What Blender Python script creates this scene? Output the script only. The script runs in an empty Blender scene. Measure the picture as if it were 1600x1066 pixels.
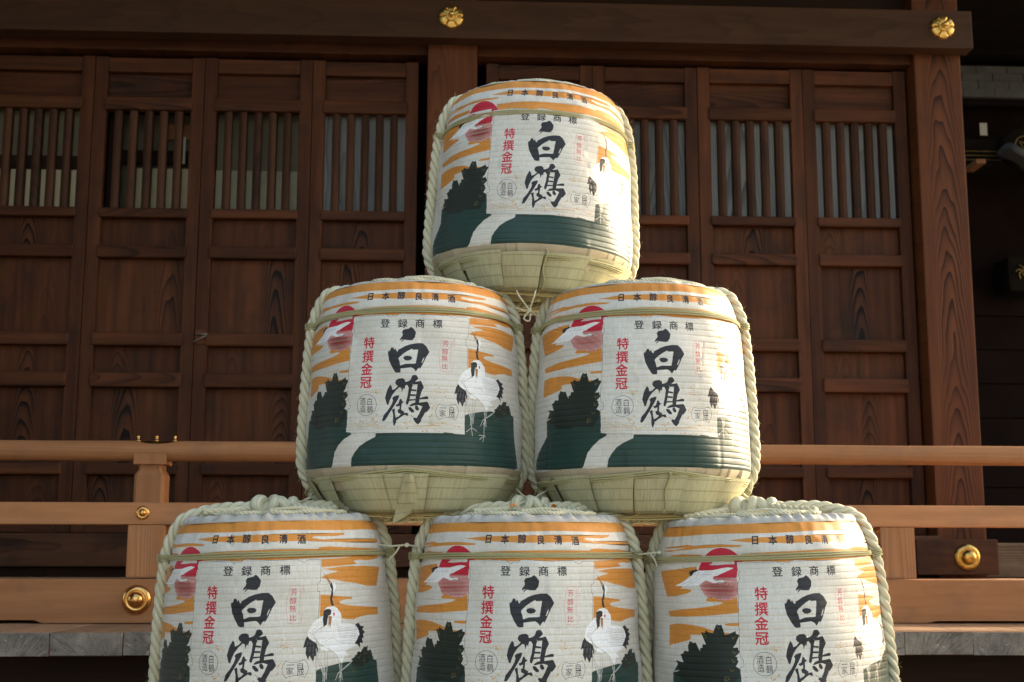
import bpy, bmesh, math, random
import numpy as np
from mathutils import Vector, Matrix
from mathutils.geometry import delaunay_2d_cdt

# ------------------------------------------------------------------ camera, sky, sun, exposure
random.seed(7)
sc = bpy.context.scene
COL = sc.collection
PI = math.pi
EYE = 1.6
PITCH = math.atan((868.0 - 533.0) / 2050.0)
cam_d = bpy.data.cameras.new('camera')
cam_d.sensor_width = 36.0
cam_d.lens = 36.0 * 2050.0 / 1600.0
cam_d.clip_start = 0.05
cam_d.clip_end = 3000.0
cam_d.dof.use_dof = True
cam_d.dof.focus_distance = 3.4
cam_d.dof.aperture_fstop = 7.0
cam = bpy.data.objects.new('camera', cam_d)
COL.objects.link(cam)
cam.matrix_world = (Matrix.Translation((0, 0, EYE)) @ Matrix.Rotation(PI / 2 + PITCH, 4, 'X')
                    @ Matrix.Rotation(0.00216, 4, 'Z'))
sc.camera = cam

SUN_AZ = math.radians(33.0)      # measured from +X (right) towards +Y (away from the camera)
SUN_EL = math.radians(18.5)
world = bpy.data.worlds.new('World')
sc.world = world
world.use_nodes = True
wn = world.node_tree
sky = wn.nodes.new('ShaderNodeTexSky')
sky.sky_type = 'NISHITA'
sky.sun_disc = False
sky.sun_elevation = SUN_EL
sky.sun_rotation = PI / 2 - SUN_AZ
sky.dust_density = 4.0
sky.ozone_density = 0.3
sky.air_density = 1.0
bg = wn.nodes['Background']
bg.inputs['Strength'].default_value = 0.15
wn.links.new(sky.outputs[0], bg.inputs['Color'])

sun_d = bpy.data.lights.new('sun', 'SUN')
sun_d.energy = 2.0
sun_d.angle = math.radians(0.6)
sun_d.color = (1.0, 0.93, 0.80)
sun = bpy.data.objects.new('sun', sun_d)
COL.objects.link(sun)
to_sun = Vector((math.cos(SUN_EL) * math.cos(SUN_AZ), math.cos(SUN_EL) * math.sin(SUN_AZ), math.sin(SUN_EL)))
sun.rotation_euler = to_sun.to_track_quat('Z', 'Y').to_euler()
sun.location = to_sun * 30

vs = sc.view_settings
vs.view_transform = 'Standard'
vs.look = 'None'
vs.gamma = 1.0
vs.exposure = 2.2
vs.use_white_balance = True
vs.white_balance_temperature = 7100
vs.white_balance_tint = 10
vs.use_curve_mapping = False

# ------------------------------------------------------------------ node helpers and materials
class NT:
    def __init__(self, name):
        self.m = bpy.data.materials.new(name)
        self.m.use_nodes = True
        self.t = self.m.node_tree
        self.b = self.t.nodes['Principled BSDF']
    def n(self, typ, **kw):
        nd = self.t.nodes.new(typ)
        for k, v in kw.items():
            setattr(nd, k, v)
        return nd
    def l(self, a, b):
        self.t.links.new(a, b)
    def _in(self, sock, v):
        if isinstance(v, bpy.types.NodeSocket):
            self.l(v, sock)
        else:
            sock.default_value = v
    def math(self, op, a, b=0.0, c=None):
        nd = self.n('ShaderNodeMath', operation=op)
        self._in(nd.inputs[0], a)
        self._in(nd.inputs[1], b)
        if c is not None:
            self._in(nd.inputs[2], c)
        return nd.outputs[0]
    def xyz(self, x, y, z):
        nd = self.n('ShaderNodeCombineXYZ')
        self._in(nd.inputs[0], x); self._in(nd.inputs[1], y); self._in(nd.inputs[2], z)
        return nd.outputs[0]
    def sep(self, v):
        nd = self.n('ShaderNodeSeparateXYZ')
        self.l(v, nd.inputs[0])
        return nd.outputs
    def noise(self, vec, scale, detail=3.0, rough=0.55):
        nd = self.n('ShaderNodeTexNoise')
        self.l(vec, nd.inputs['Vector'])
        nd.inputs['Scale'].default_value = scale
        nd.inputs['Detail'].default_value = detail
        nd.inputs['Roughness'].default_value = rough
        return nd.outputs['Fac']
    def ramp(self, fac, stops):
        nd = self.n('ShaderNodeValToRGB')
        e = nd.color_ramp.elements
        while len(e) < len(stops):
            e.new(0.5)
        for el, (p, c) in zip(e, stops):
            el.position = p
            el.color = (*c, 1.0) if len(c) == 3 else c
        self.l(fac, nd.inputs[0])
        return nd.outputs[0]
    def mix(self, fac, a, b, mode='MIX'):
        nd = self.n('ShaderNodeMix', data_type='RGBA', blend_type=mode)
        self._in(nd.inputs[0], fac)
        for s, v in ((nd.inputs[6], a), (nd.inputs[7], b)):
            if isinstance(v, bpy.types.NodeSocket):
                self.l(v, s)
            else:
                s.default_value = (*v, 1.0)
        return nd.outputs[2]
    def bump(self, h, strength, dist):
        nd = self.n('ShaderNodeBump')
        nd.inputs['Strength'].default_value = strength
        nd.inputs['Distance'].default_value = dist
        self.l(h, nd.inputs['Height'])
        self.l(nd.outputs[0], self.b.inputs['Normal'])
    def set(self, **kw):
        for k, v in kw.items():
            s = self.b.inputs[k.replace('_', ' ')]
            if isinstance(v, bpy.types.NodeSocket):
                self.l(v, s)
            else:
                s.default_value = v


def wood(name, dark, mid, light, along, K=330.0, k=15.0, amp=1.1, rough=0.5, line=0.55, heart=0.06, grime=(0.013, 0.010, 0.009), grime_amt=0.72, spec=0.14):
    """Plain-sawn timber: nested arches of grain along one local axis, fine fibre, grime."""
    t = NT(name)
    tc = t.n('ShaderNodeTexCoord')
    oi = t.n('ShaderNodeObjectInfo')
    s = t.sep(tc.outputs['Object'])
    ax = {'x': (s[0], s[2], s[1]), 'z': (s[2], s[0], s[1]), 'y': (s[1], s[0], s[2])}[along]
    L, A, Dp = ax
    r = oi.outputs['Random']
    off = t.math('MULTIPLY', t.math('SUBTRACT', t.math('FRACT', t.math('MULTIPLY', r, 3.17)), 0.5), 0.30)
    A2 = t.math('ADD', A, off)
    rr = t.math('MULTIPLY', r, 37.0)
    wob = t.noise(t.xyz(t.math('MULTIPLY', A, 9.0), t.math('ADD', t.math('MULTIPLY', L, 1.9), rr), Dp), 1.0, 2.0)
    kk = t.math('MULTIPLY', t.math('ADD', 0.45, t.math('FRACT', t.math('MULTIPLY', r, 7.31))), k)
    v = t.math('ADD', t.math('MULTIPLY', t.math('MULTIPLY', A2, A2), K), t.math('MULTIPLY', L, kk))
    v = t.math('ADD', v, t.math('MULTIPLY', wob, amp * 3.0))
    fr = t.math('FRACT', t.math('ADD', v, rr))
    late = t.math('POWER', fr, 2.6)
    patch = t.noise(t.xyz(t.math('ADD', t.math('MULTIPLY', A, 5.0), rr), t.math('MULTIPLY', L, 1.1), rr), 1.0, 2.0)
    late = t.math('MULTIPLY', late, t.math('MULTIPLY', t.math('POWER', patch, 1.6), 3.0))
    g2 = t.math('DIVIDE', t.math('MULTIPLY', A2, A2), -heart * heart)
    late = t.math('MULTIPLY', late, t.math('ADD', 0.30, t.math('MULTIPLY', t.math('POWER', 2.718, g2), t.math('MULTIPLY', t.math('FRACT', t.math('MULTIPLY', r, 5.77)), 1.5))))
    late = t.math('MINIMUM', late, 1.0)
    fib = t.noise(t.xyz(t.math('MULTIPLY', A, 260.0), t.math('MULTIPLY', L, 7.0), t.math('ADD', t.math('MULTIPLY', Dp, 260.0), rr)), 1.0, 3.0)
    tone = t.noise(t.xyz(t.math('MULTIPLY', A, 26.0), t.math('MULTIPLY', L, 1.6), t.math('ADD', Dp, rr)), 1.0, 3.0)
    base = t.ramp(tone, [(0.28, mid), (0.72, light)])
    base = t.mix(t.math('MULTIPLY', late, line), base, dark)
    base = t.mix(t.math('MULTIPLY', fib, 0.45), base, t.mix(1.0, base, (0.55, 0.55, 0.55), 'MULTIPLY'))
    gr = t.noise(t.xyz(t.math('ADD', t.math('MULTIPLY', A, 4.0), rr), t.math('MULTIPLY', L, 3.0), rr), 1.0, 4.0, 0.7)
    gf = t.n('ShaderNodeMapRange')
    t.l(gr, gf.inputs[0])
    gf.inputs[1].default_value = 0.5; gf.inputs[2].default_value = 0.78
    gf.inputs[3].default_value = 0.0; gf.inputs[4].default_value = grime_amt
    base = t.mix(gf.outputs[0], base, grime)
    jit = t.math('ADD', 0.78, t.math('MULTIPLY', r, 0.44))
    base = t.mix(1.0, base, t.xyz(jit, jit, jit), 'MULTIPLY')
    t.set(Base_Color=base, Roughness=t.math('ADD', rough, t.math('MULTIPLY', fib, 0.2)), Specular_IOR_Level=spec)
    t.bump(t.math('ADD', t.math('MULTIPLY', late, 0.6), t.math('MULTIPLY', fib, 0.5)), 0.35, 0.0012)
    return t.m


DARKW = ((0.004, 0.002, 0.0015), (0.048, 0.0165, 0.0070), (0.118, 0.0385, 0.0145))
M = {}
M['door_v'] = wood('door timber upright', *DARKW, 'z', K=760, k=13, line=0.97, amp=1.1)
M['door_h'] = wood('door timber level', *DARKW, 'x', K=500, k=5, amp=0.6, line=0.6)
M['slat'] = wood('lattice timber', (0.012, 0.006, 0.004), (0.046, 0.019, 0.010), (0.090, 0.037, 0.018), 'z', K=900, line=0.5)
POSTW = ((0.018, 0.007, 0.004), (0.100, 0.032, 0.0120), (0.155, 0.052, 0.0195))
M['post_v'] = wood('post timber', *POSTW, 'z', K=520, k=8, amp=1.3, line=0.9, heart=0.07, grime_amt=0.25)
M['beam_h'] = wood('beam timber', (0.018, 0.009, 0.005), (0.046, 0.0215, 0.0115), (0.068, 0.032, 0.0165), 'x', K=60, k=2, line=0.35, grime_amt=0.3)
RAILW = ((0.20, 0.080, 0.034), (0.40, 0.172, 0.071), (0.52, 0.238, 0.106))
M['rail_h'] = wood('railing timber level', *RAILW, 'x', K=700, k=0.9, amp=0.30, line=0.42, heart=0.3, grime=(0.20, 0.115, 0.07), grime_amt=0.6)
M['rail_v'] = wood('railing timber upright', *RAILW, 'z', K=700, k=2, amp=0.4, line=0.4, heart=0.3, grime=(0.20, 0.13, 0.09), grime_amt=0.6)
M['sill_h'] = wood('sill timber', (0.016, 0.007, 0.004), (0.075, 0.032, 0.016), (0.12, 0.052, 0.026), 'x', K=160, k=4, line=0.7)
M['deck'] = wood('deck board timber', (0.16, 0.085, 0.045), (0.36, 0.21, 0.12), (0.46, 0.28, 0.165), 'y', K=160, k=3, line=0.5, grime=(0.12, 0.10, 0.09), grime_amt=0.6)
M['grey_board'] = wood('weathered grey board', (0.07, 0.072, 0.070), (0.215, 0.22, 0.215), (0.31, 0.318, 0.31), 'z', K=300, k=4, amp=1.2, line=0.7, heart=0.2, grime_amt=0.1)
M['dark_board'] = wood('old dark board', (0.006, 0.004, 0.003), (0.022, 0.011, 0.007), (0.034, 0.016, 0.010), 'x', K=80, k=3, line=0.6, spec=0.08)
M['old_h'] = wood('old floor beam timber', (0.05, 0.032, 0.02), (0.15, 0.105, 0.06), (0.23, 0.165, 0.095), 'x', K=300, k=2, amp=0.5, line=0.7, heart=0.3)


def simple(name, col, rough=0.6, metallic=0.0, var=0.25, scale=14.0, bump=0.0, spec=0.4):
    t = NT(name)
    tc = t.n('ShaderNodeTexCoord')
    oi = t.n('ShaderNodeObjectInfo')
    sh = t.n('ShaderNodeVectorMath', operation='ADD')
    t.l(tc.outputs['Object'], sh.inputs[0])
    t.l(t.xyz(t.math('MULTIPLY', oi.outputs['Random'], 31.0), 0.0, 0.0), sh.inputs[1])
    nz = t.noise(sh.outputs[0], scale, 5.0, 0.62)
    lo = tuple(c * (1 - var) for c in col)
    hi = tuple(min(1, c * (1 + var)) for c in col)
    t.set(Base_Color=t.ramp(nz, [(0.3, lo), (0.7, hi)]), Roughness=rough, Metallic=metallic, Specular_IOR_Level=spec)
    if bump:
        t.bump(nz, 0.5, bump)
    return t.m


M['gold'] = simple('gilt brass', (0.74, 0.47, 0.14), 0.38, 1.0, 0.22, 60.0, 0.0006)
M['brass'] = simple('polished copper brass', (0.68, 0.36, 0.12), 0.22, 1.0, 0.16, 45.0, 0.0003)
M['old_brass'] = simple('tarnished brass', (0.55, 0.36, 0.10), 0.30, 1.0, 0.4, 50.0, 0.0005)
M['iron'] = simple('dull iron', (0.16, 0.12, 0.09), 0.55, 0.7, 0.3, 60.0)
M['cream'] = simple('cream plaster', (0.50, 0.43, 0.27), 0.8, 0.0, 0.08, 3.0)
M['olive'] = simple('dull olive screen', (0.15, 0.13, 0.082), 0.8, 0.0, 0.2, 4.0)
M['olive2'] = simple('dim cream screen', (0.36, 0.33, 0.23), 0.8, 0.0, 0.15, 4.0)
M['paper'] = simple('white paper', (0.50, 0.47, 0.40), 0.8, 0.0, 0.05)
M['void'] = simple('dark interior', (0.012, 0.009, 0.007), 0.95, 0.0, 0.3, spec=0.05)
M['tile'] = simple('grey fascia tile', (0.085, 0.088, 0.083), 0.6, 0.0, 0.22, 12.0, 0.001)
M['copper'] = simple('grey green roof sheet', (0.125, 0.125, 0.108), 0.7, 0.0, 0.3, 7.0, spec=0.1)
M['dull_gilt'] = simple('dull gilt', (0.20, 0.13, 0.04), 0.5, 0.8, 0.4, 40.0)
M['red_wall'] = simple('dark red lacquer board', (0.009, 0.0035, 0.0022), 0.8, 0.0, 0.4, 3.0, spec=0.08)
M['leaf'] = simple('dry orange leaf', (0.55, 0.16, 0.03), 0.6, 0.0, 0.25, 60.0)


def end_grain():
    t = NT('weathered end grain')
    tc = t.n('ShaderNodeTexCoord')
    oi = t.n('ShaderNodeObjectInfo')
    s = t.sep(tc.outputs['Object'])
    rr = t.math('MULTIPLY', oi.outputs['Random'], 19.0)
    X = t.math('ADD', s[0], t.math('MULTIPLY', t.math('SUBTRACT', oi.outputs['Random'], 0.5), 0.2))
    Z = t.math('ADD', s[2], 0.12)
    dist = t.math('SQRT', t.math('ADD', t.math('MULTIPLY', X, X), t.math('MULTIPLY', Z, Z)))
    nz = t.noise(t.xyz(t.math('ADD', s[0], rr), s[2], s[1]), 9.0, 6.0, 0.7)
    ring = t.math('FRACT', t.math('ADD', t.math('MULTIPLY', dist, 120.0), t.math('MULTIPLY', nz, 2.0)))
    col = t.ramp(nz, [(0.3, (0.09, 0.079, 0.067)), (0.5, (0.23, 0.20, 0.163)), (0.72, (0.36, 0.31, 0.25))])
    col = t.mix(t.math('MULTIPLY', ring, 0.3), col, (0.07, 0.065, 0.06))
    ang = t.math('ARCTAN2', X, Z)
    crack = t.noise(t.xyz(t.math('MULTIPLY', ang, 16.0), t.math('MULTIPLY', dist, 5.0), rr), 1.0, 3.0, 0.6)
    cr = t.ramp(crack, [(0.482, (0, 0, 0)), (0.5, (1, 1, 1)), (0.518, (0, 0, 0))])
    chip = t.ramp(t.noise(t.xyz(t.math('ADD', s[0], rr), t.math('MULTIPLY', s[2], 1.6), s[1]), 26.0, 5.0, 0.7), [(0.60, (0, 0, 0)), (0.66, (1, 1, 1))])
    col = t.mix(t.math('MULTIPLY', chip, 0.6), col, (0.46, 0.42, 0.35))
    col = t.mix(t.math('MULTIPLY', cr, 0.75), col, (0.02, 0.018, 0.016))
    t.set(Base_Color=col, Roughness=0.85)
    t.bump(t.math('SUBTRACT', nz, cr), 0.6, 0.002)
    return t.m


M['end_grain'] = end_grain()


def cloth():
    t = NT('printed straw mat cloth')
    at = t.n('ShaderNodeAttribute', attribute_name='print_colour')
    uv = t.n('ShaderNodeTexCoord')
    oi = t.n('ShaderNodeObjectInfo')
    s = t.sep(uv.outputs['UV'])          # u: metres round the barrel, v: metres up
    u, v = s[0], s[1]
    rr = t.math('MULTIPLY', oi.outputs['Random'], 23.0)
    warp = t.noise(t.xyz(t.math('MULTIPLY', u, 900.0), t.math('MULTIPLY', v, 60.0), rr), 1.0, 2.0)
    weft = t.noise(t.xyz(t.math('MULTIPLY', u, 70.0), t.math('MULTIPLY', v, 1100.0), rr), 1.0, 2.0)
    stain = t.noise(t.xyz(t.math('MULTIPLY', u, 6.0), t.math('MULTIPLY', v, 9.0), rr), 1.0, 5.0, 0.65)
    col = t.mix(0.22, at.outputs['Color'], t.ramp(weft, [(0.3, (0.55, 0.55, 0.55)), (0.7, (1.35, 1.35, 1.35))]), 'MULTIPLY')
    col = t.mix(0.28, col, t.ramp(warp, [(0.3, (0.55, 0.55, 0.55)), (0.7, (1.4, 1.4, 1.4))]), 'MULTIPLY')
    col = t.mix(0.6, col, t.ramp(stain, [(0.28, (0.80, 0.765, 0.70)), (0.55, (1.0, 1.0, 1.0)), (0.8, (1.05, 1.04, 1.02))]), 'MULTIPLY')
    speck = t.noise(t.xyz(t.math('MULTIPLY', u, 240.0), t.math('MULTIPLY', v, 300.0), rr), 1.0, 4.0, 0.7)
    sf = t.ramp(speck, [(0.70, (0, 0, 0)), (0.76, (1, 1, 1))])
    col = t.mix(t.math('MULTIPLY', sf, 0.16), col, (0.5, 0.48, 0.42))
    t.set(Base_Color=col, Roughness=0.5, Specular_IOR_Level=0.36, Sheen_Weight=0.08)
    t.bump(t.math('ADD', t.math('MULTIPLY', warp, 0.6), t.math('MULTIPLY', weft, 0.6)), 0.4, 0.0008)
    return t.m


M['cloth'] = cloth()


def straw(name, lo, hi, su=40.0, sv=900.0, rough=0.6, lines=None, lamt=0.55):
    """Straw or hemp: streaks run along u."""
    t = NT(name)
    uv = t.n('ShaderNodeTexCoord')
    oi = t.n('ShaderNodeObjectInfo')
    s = t.sep(uv.outputs['UV'])
    rr = t.math('MULTIPLY', oi.outputs['Random'], 29.0)
    st = t.noise(t.xyz(t.math('MULTIPLY', s[0], su), t.math('MULTIPLY', s[1], sv), rr), 1.0, 4.0, 0.6)
    bl = t.noise(t.xyz(t.math('MULTIPLY', s[0], 9.0), t.math('MULTIPLY', s[1], 9.0), rr), 1.0, 4.0, 0.6)
    col = t.ramp(st, [(0.25, lo), (0.65, hi)])
    col = t.mix(0.55, col, t.ramp(bl, [(0.3, (0.72, 0.68, 0.58)), (0.7, (1.08, 1.08, 1.05))]), 'MULTIPLY')
    if lines:
        fr = t.math('FRACT', t.math('MULTIPLY', s[0], lines))
        ln = t.ramp(fr, [(0.0, (1, 1, 1)), (0.10, (0, 0, 0)), (0.93, (0, 0, 0)), (1.0, (1, 1, 1))])
        col = t.mix(t.math('MULTIPLY', ln, 0.55), col, (0.13, 0.12, 0.06))
    t.set(Base_Color=col, Roughness=rough, Specular_IOR_Level=0.35)
    t.bump(st, 0.5, 0.0009)
    return t.m


M['rope'] = straw('pale hemp rope', (0.36, 0.325, 0.20), (0.72, 0.68, 0.50), 9.0, 42.0, 0.6)
M['cord'] = straw('thin green straw cord', (0.26, 0.235, 0.11), (0.47, 0.44, 0.24), 60.0, 200.0, 0.6)
M['strand'] = straw('yellow straw strand', (0.38, 0.27, 0.10), (0.55, 0.42, 0.18), 40.0, 200.0, 0.6)
M['flap'] = straw('plaited rush flap', (0.33, 0.31, 0.18), (0.54, 0.515, 0.33), 30.0, 620.0, 0.5, lines=48.0)
M['hem'] = straw('unprinted cloth hem', (0.36, 0.295, 0.20), (0.50, 0.425, 0.30), 300.0, 800.0, 0.75)
M['lid'] = straw('grey cloth gather', (0.36, 0.345, 0.31), (0.52, 0.50, 0.455), 300.0, 800.0, 0.8)


def gravel():
    t = NT('pale gravel')
    tc = t.n('ShaderNodeTexCoord')
    v = t.n('ShaderNodeTexVoronoi')
    t.l(tc.outputs['Object'], v.inputs['Vector'])
    v.inputs['Scale'].default_value = 45.0
    nz = t.noise(tc.outputs['Object'], 2.0, 5.0)
    col = t.mix(0.5, t.ramp(nz, [(0.3, (0.17, 0.155, 0.13)), (0.7, (0.25, 0.23, 0.20))]), v.outputs['Color'], 'OVERLAY')
    t.set(Base_Color=col, Roughness=0.9)
    t.bump(v.outputs['Distance'], 0.6, 0.01)
    return t.m


M['gravel'] = gravel()

# ------------------------------------------------------------------ object helpers
def link(name, mesh, parent=None, loc=(0, 0, 0), rot=(0, 0, 0)):
    o = bpy.data.objects.new(name, mesh)
    COL.objects.link(o)
    o.parent = parent
    o.location = loc
    o.rotation_euler = rot
    return o


def tag(o, label, cat, group=None):
    o['label'] = label
    o['category'] = cat
    if group:
        o['group'] = group
    return o


def from_bm(name, bm, mat, smooth=False):
    me = bpy.data.meshes.new(name)
    bm.to_mesh(me)
    bm.free()
    me.materials.append(mat)
    if smooth:
        me.polygons.foreach_set('use_smooth', [True] * len(me.polygons))
    return me


_boxes = {}


def box_mesh(sx, sy, sz, mat, bev):
    key = (round(sx, 4), round(sy, 4), round(sz, 4), mat.name, bev)
    if key in _boxes:
        return _boxes[key]
    bm = bmesh.new()
    bmesh.ops.create_cube(bm, size=1.0, matrix=Matrix.Diagonal((sx, sy, sz, 1)))
    if bev:
        bmesh.ops.bevel(bm, geom=bm.edges[:], offset=bev, segments=2, profile=0.6, affect='EDGES')
    me = from_bm('box', bm, mat)
    _boxes[key] = me
    return me


def box(name, parent, xr, yr, zr, mat, bev=0.003):
    me = box_mesh(xr[1] - xr[0], yr[1] - yr[0], zr[1] - zr[0], mat, bev)
    return link(name, me, parent, ((xr[0] + xr[1]) / 2, (yr[0] + yr[1]) / 2, (zr[0] + zr[1]) / 2))


def grid_mesh(name, pts, mat, closed_u=False, closed_v=False, uvs=None, smooth=True):
    """pts: array (nv, nu, 3), u runs fastest."""
    nv, nu = pts.shape[:2]
    idx = np.arange(nv * nu).reshape(nv, nu)
    faces = []
    uvl = []
    for j in range(nv if closed_v else nv - 1):
        for i in range(nu if closed_u else nu - 1):
            j2, i2 = (j + 1) % nv, (i + 1) % nu
            faces.append((idx[j, i], idx[j, i2], idx[j2, i2], idx[j2, i]))
            if uvs is not None:
                uvl += [uvs(j, i), uvs(j, i + 1), uvs(j + 1, i + 1), uvs(j + 1, i)]
    me = bpy.data.meshes.new(name)
    me.from_pydata(pts.reshape(-1, 3).tolist(), [], [tuple(int(a) for a in f) for f in faces])
    if uvs is not None:
        lay = me.uv_layers.new(name='UVMap')
        lay.data.foreach_set('uv', np.array(uvl, dtype=np.float32).ravel())
    me.materials.append(mat)
    if smooth:
        me.polygons.foreach_set('use_smooth', [True] * len(me.polygons))
    return me


class Tubes:
    """Collects swept tubes into one mesh."""
    def __init__(self):
        self.v = []; self.f = []; self.uv = []
    def tube(self, path, rad, sides=8, closed=False, up=(0, 0, 1)):
        path = np.asarray(path, float)
        n = len(path)
        if closed:
            tan = np.roll(path, -1, 0) - np.roll(path, 1, 0)
        else:
            tan = np.gradient(path, axis=0)
        tan /= np.linalg.norm(tan, axis=1)[:, None] + 1e-12
        # parallel transport
        nrm = np.zeros_like(path)
        u = np.array(up, float)
        if abs(u @ tan[0]) > 0.9:
            u = np.array((1.0, 0, 0))
        u = u - tan[0] * (u @ tan[0]); u /= np.linalg.norm(u)
        nrm[0] = u
        for i in range(1, n):
            u = u - tan[i] * (u @ tan[i]); u /= np.linalg.norm(u)
            nrm[i] = u
        bi = np.cross(tan, nrm)
        rad = np.broadcast_to(np.asarray(rad, float), (n,))
        base = len(self.v)
        a = np.arange(sides) * 2 * PI / sides
        for i in range(n):
            ring = path[i] + rad[i] * (np.cos(a)[:, None] * nrm[i] + np.sin(a)[:, None] * bi[i])
            self.v += ring.tolist()
        ln = np.concatenate([[0], np.cumsum(np.linalg.norm(np.diff(path, axis=0), axis=1))])
        for i in range(n if closed else n - 1):
            i2 = (i + 1) % n
            l0 = ln[i]; l1 = ln[i + 1] if i + 1 < n else ln[i] + 0.01
            for k in range(sides):
                k2 = (k + 1) % sides
                self.f.append((base + i * sides + k, base + i * sides + k2, base + i2 * sides + k2, base + i2 * sides + k))
                self.uv += [(l0, k / sides), (l0, (k + 1) / sides), (l1, (k + 1) / sides), (l1, k / sides)]
        if not closed:
            self.f.append(tuple(base + k for k in range(sides))[::-1])
            self.uv += [(0, 0)] * sides
            self.f.append(tuple(base + (n - 1) * sides + k for k in range(sides)))
            self.uv += [(0, 0)] * sides
    def twist(self, path, rad, strands, pitch, sides=8, closed=False, fill=0.56, phase=0.0, jitter=0.0, step=None):
        """strands laid round a path as a rope of outer radius rad."""
        path = resample(path, step or abs(pitch) / 14.0, closed)
        n = len(path)
        if closed:
            tan = np.roll(path, -1, 0) - np.roll(path, 1, 0)
        else:
            tan = np.gradient(path, axis=0)
        tan /= np.linalg.norm(tan, axis=1)[:, None] + 1e-12
        nrm = np.zeros_like(path)
        u = np.array((0.123, 0.98, 0.05)); u = u - tan[0] * (u @ tan[0]); u /= np.linalg.norm(u)
        nrm[0] = u
        for i in range(1, n):
            u = u - tan[i] * (u @ tan[i]); u /= np.linalg.norm(u); nrm[i] = u
        bi = np.cross(tan, nrm)
        s = np.concatenate([[0], np.cumsum(np.linalg.norm(np.diff(path, axis=0), axis=1))])
        total = s[-1] + (np.linalg.norm(path[0] - path[-1]) if closed else 0)
        if closed:
            pitch = math.copysign(total / max(1, round(total / abs(pitch))), pitch)
        rs = rad * fill
        rc = rad - rs
        for k in range(strands):
            ph = phase + 2 * PI * k / strands + 2 * PI * s / pitch
            p = path + rc * (np.cos(ph)[:, None] * nrm + np.sin(ph)[:, None] * bi)
            rr = rs * (1 + jitter * np.sin(s * 61 + k * 2.1) * np.sin(s * 23 + k))
            self.tube(p, rr, sides, closed)
    def ball(self, c, r, seg=10, squash=(1, 1, 1)):
        base = len(self.v)
        for j in range(seg // 2 + 1):
            a = PI * j / (seg // 2)
            for i in range(seg):
                b = 2 * PI * i / seg
                self.v.append([c[0] + r * squash[0] * math.sin(a) * math.cos(b), c[1] + r * squash[1] * math.sin(a) * math.sin(b), c[2] + r * squash[2] * math.cos(a)])
        for j in range(seg // 2):
            for i in range(seg):
                i2 = (i + 1) % seg
                self.f.append((base + j * seg + i, base + (j + 1) * seg + i, base + (j + 1) * seg + i2, base + j * seg + i2))
                self.uv += [(j / 9, i / seg)] * 4
    def mesh(self, name, mat):
        me = bpy.data.meshes.new(name)
        me.from_pydata(self.v, [], self.f)
        lay = me.uv_layers.new(name='UVMap')
        lay.data.foreach_set('uv', np.array(self.uv, dtype=np.float32).ravel())
        me.materials.append(mat)
        me.polygons.foreach_set('use_smooth', [True] * len(me.polygons))
        return me


def resample(path, step, closed=False):
    p = np.asarray(path, float)
    if closed:
        p = np.vstack([p, p[:1]])
    s = np.concatenate([[0], np.cumsum(np.linalg.norm(np.diff(p, axis=0), axis=1))])
    n = max(2, int(round(s[-1] / step)))
    t = np.linspace(0, s[-1], n + 1)
    if closed:
        t = t[:-1]
    return np.stack([np.interp(t, s, p[:, k]) for k in range(3)], 1)


def smooth_path(pts, n=12, closed=False):
    """Catmull-Rom through the points."""
    p = [np.array(q, float) for q in pts]
    m = len(p)
    out = []
    for i in range(m if closed else m - 1):
        p1, p2 = p[i], p[(i + 1) % m]
        p0 = p[i - 1] if (i > 0 or closed) else p1 * 2 - p2
        p3 = p[(i + 2) % m] if (i + 2 < m or closed) else p2 * 2 - p1
        for k in range(n):
            t = k / n
            out.append(0.5 * ((2 * p1) + (p2 - p0) * t + (2 * p0 - 5 * p1 + 4 * p2 - p3) * t * t + (3 * p1 - p0 - 3 * p2 + p3) * t ** 3))
    if not closed:
        out.append(p[-1])
    return np.array(out)


def lathe(name, prof, mat, seg=40):
    """prof: list of (radius, height); axis +Z."""
    pts = np.zeros((len(prof), seg, 3))
    a = np.arange(seg) * 2 * PI / seg
    for j, (r, h) in enumerate(prof):
        pts[j, :, 0] = r * np.cos(a); pts[j, :, 1] = r * np.sin(a); pts[j, :, 2] = h
    return grid_mesh(name, pts, mat, closed_u=True)

# ------------------------------------------------------------------ ground
bm = bmesh.new()
bmesh.ops.create_grid(bm, x_segments=4, y_segments=4, size=900)
g = link('ground', from_bm('ground', bm, M['gravel']))
g['kind'] = 'structure'

# ------------------------------------------------------------------ shrine hall (local x along the wall, y into the building)
YAW = 0.0471
def frame(name):
    e = bpy.data.objects.new(name, None)
    COL.objects.link(e)
    e.location = (0, 6.3, 0)
    e.rotation_euler = (0, 0, YAW)
    return e

hall = tag(frame('shrine_hall'), 'dark brown timber shrine hall with lattice doors behind the barrels', 'building')
DECK = 1.335
# posts
for x0, x1 in ((-0.425, -0.18), (2.02, 2.258), (-2.93, -2.69)):
    box('post', hall, (x0, x1), (-0.10, 0.14), (DECK, 5.4), M['post_v'], 0.008)
box('tie_beam', hall, (-9.0, 2.287), (-0.20, -0.104), (4.094, 4.292), M['beam_h'], 0.006)
for x0, x1 in ((-2.69, -0.425), (-0.18, 2.02)):
    box('lintel', hall, (x0 + 0.001, x1 - 0.001), (-0.055, 0.09), (4.06, 4.145), M['door_h'], 0.004)
    box('upper_wall', hall, (x0 + 0.001, x1 - 0.001), (0.0, 0.08), (4.147, 5.4), M['dark_board'], 0.002)
    box('door_sill', hall, (x0 + 0.001, x1 - 0.001), (-0.13, 0.09), (1.545, 1.696), M['sill_h'], 0.006)
    box('base_board', hall, (x0 + 0.001, x1 - 0.001), (-0.09, 0.09), (DECK, 1.541), M['dark_board'], 0.003)
box('side_wall', hall, (-9.0, -2.932), (0.0, 0.1), (DECK, 5.4), M['dark_board'], 0.004)
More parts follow.
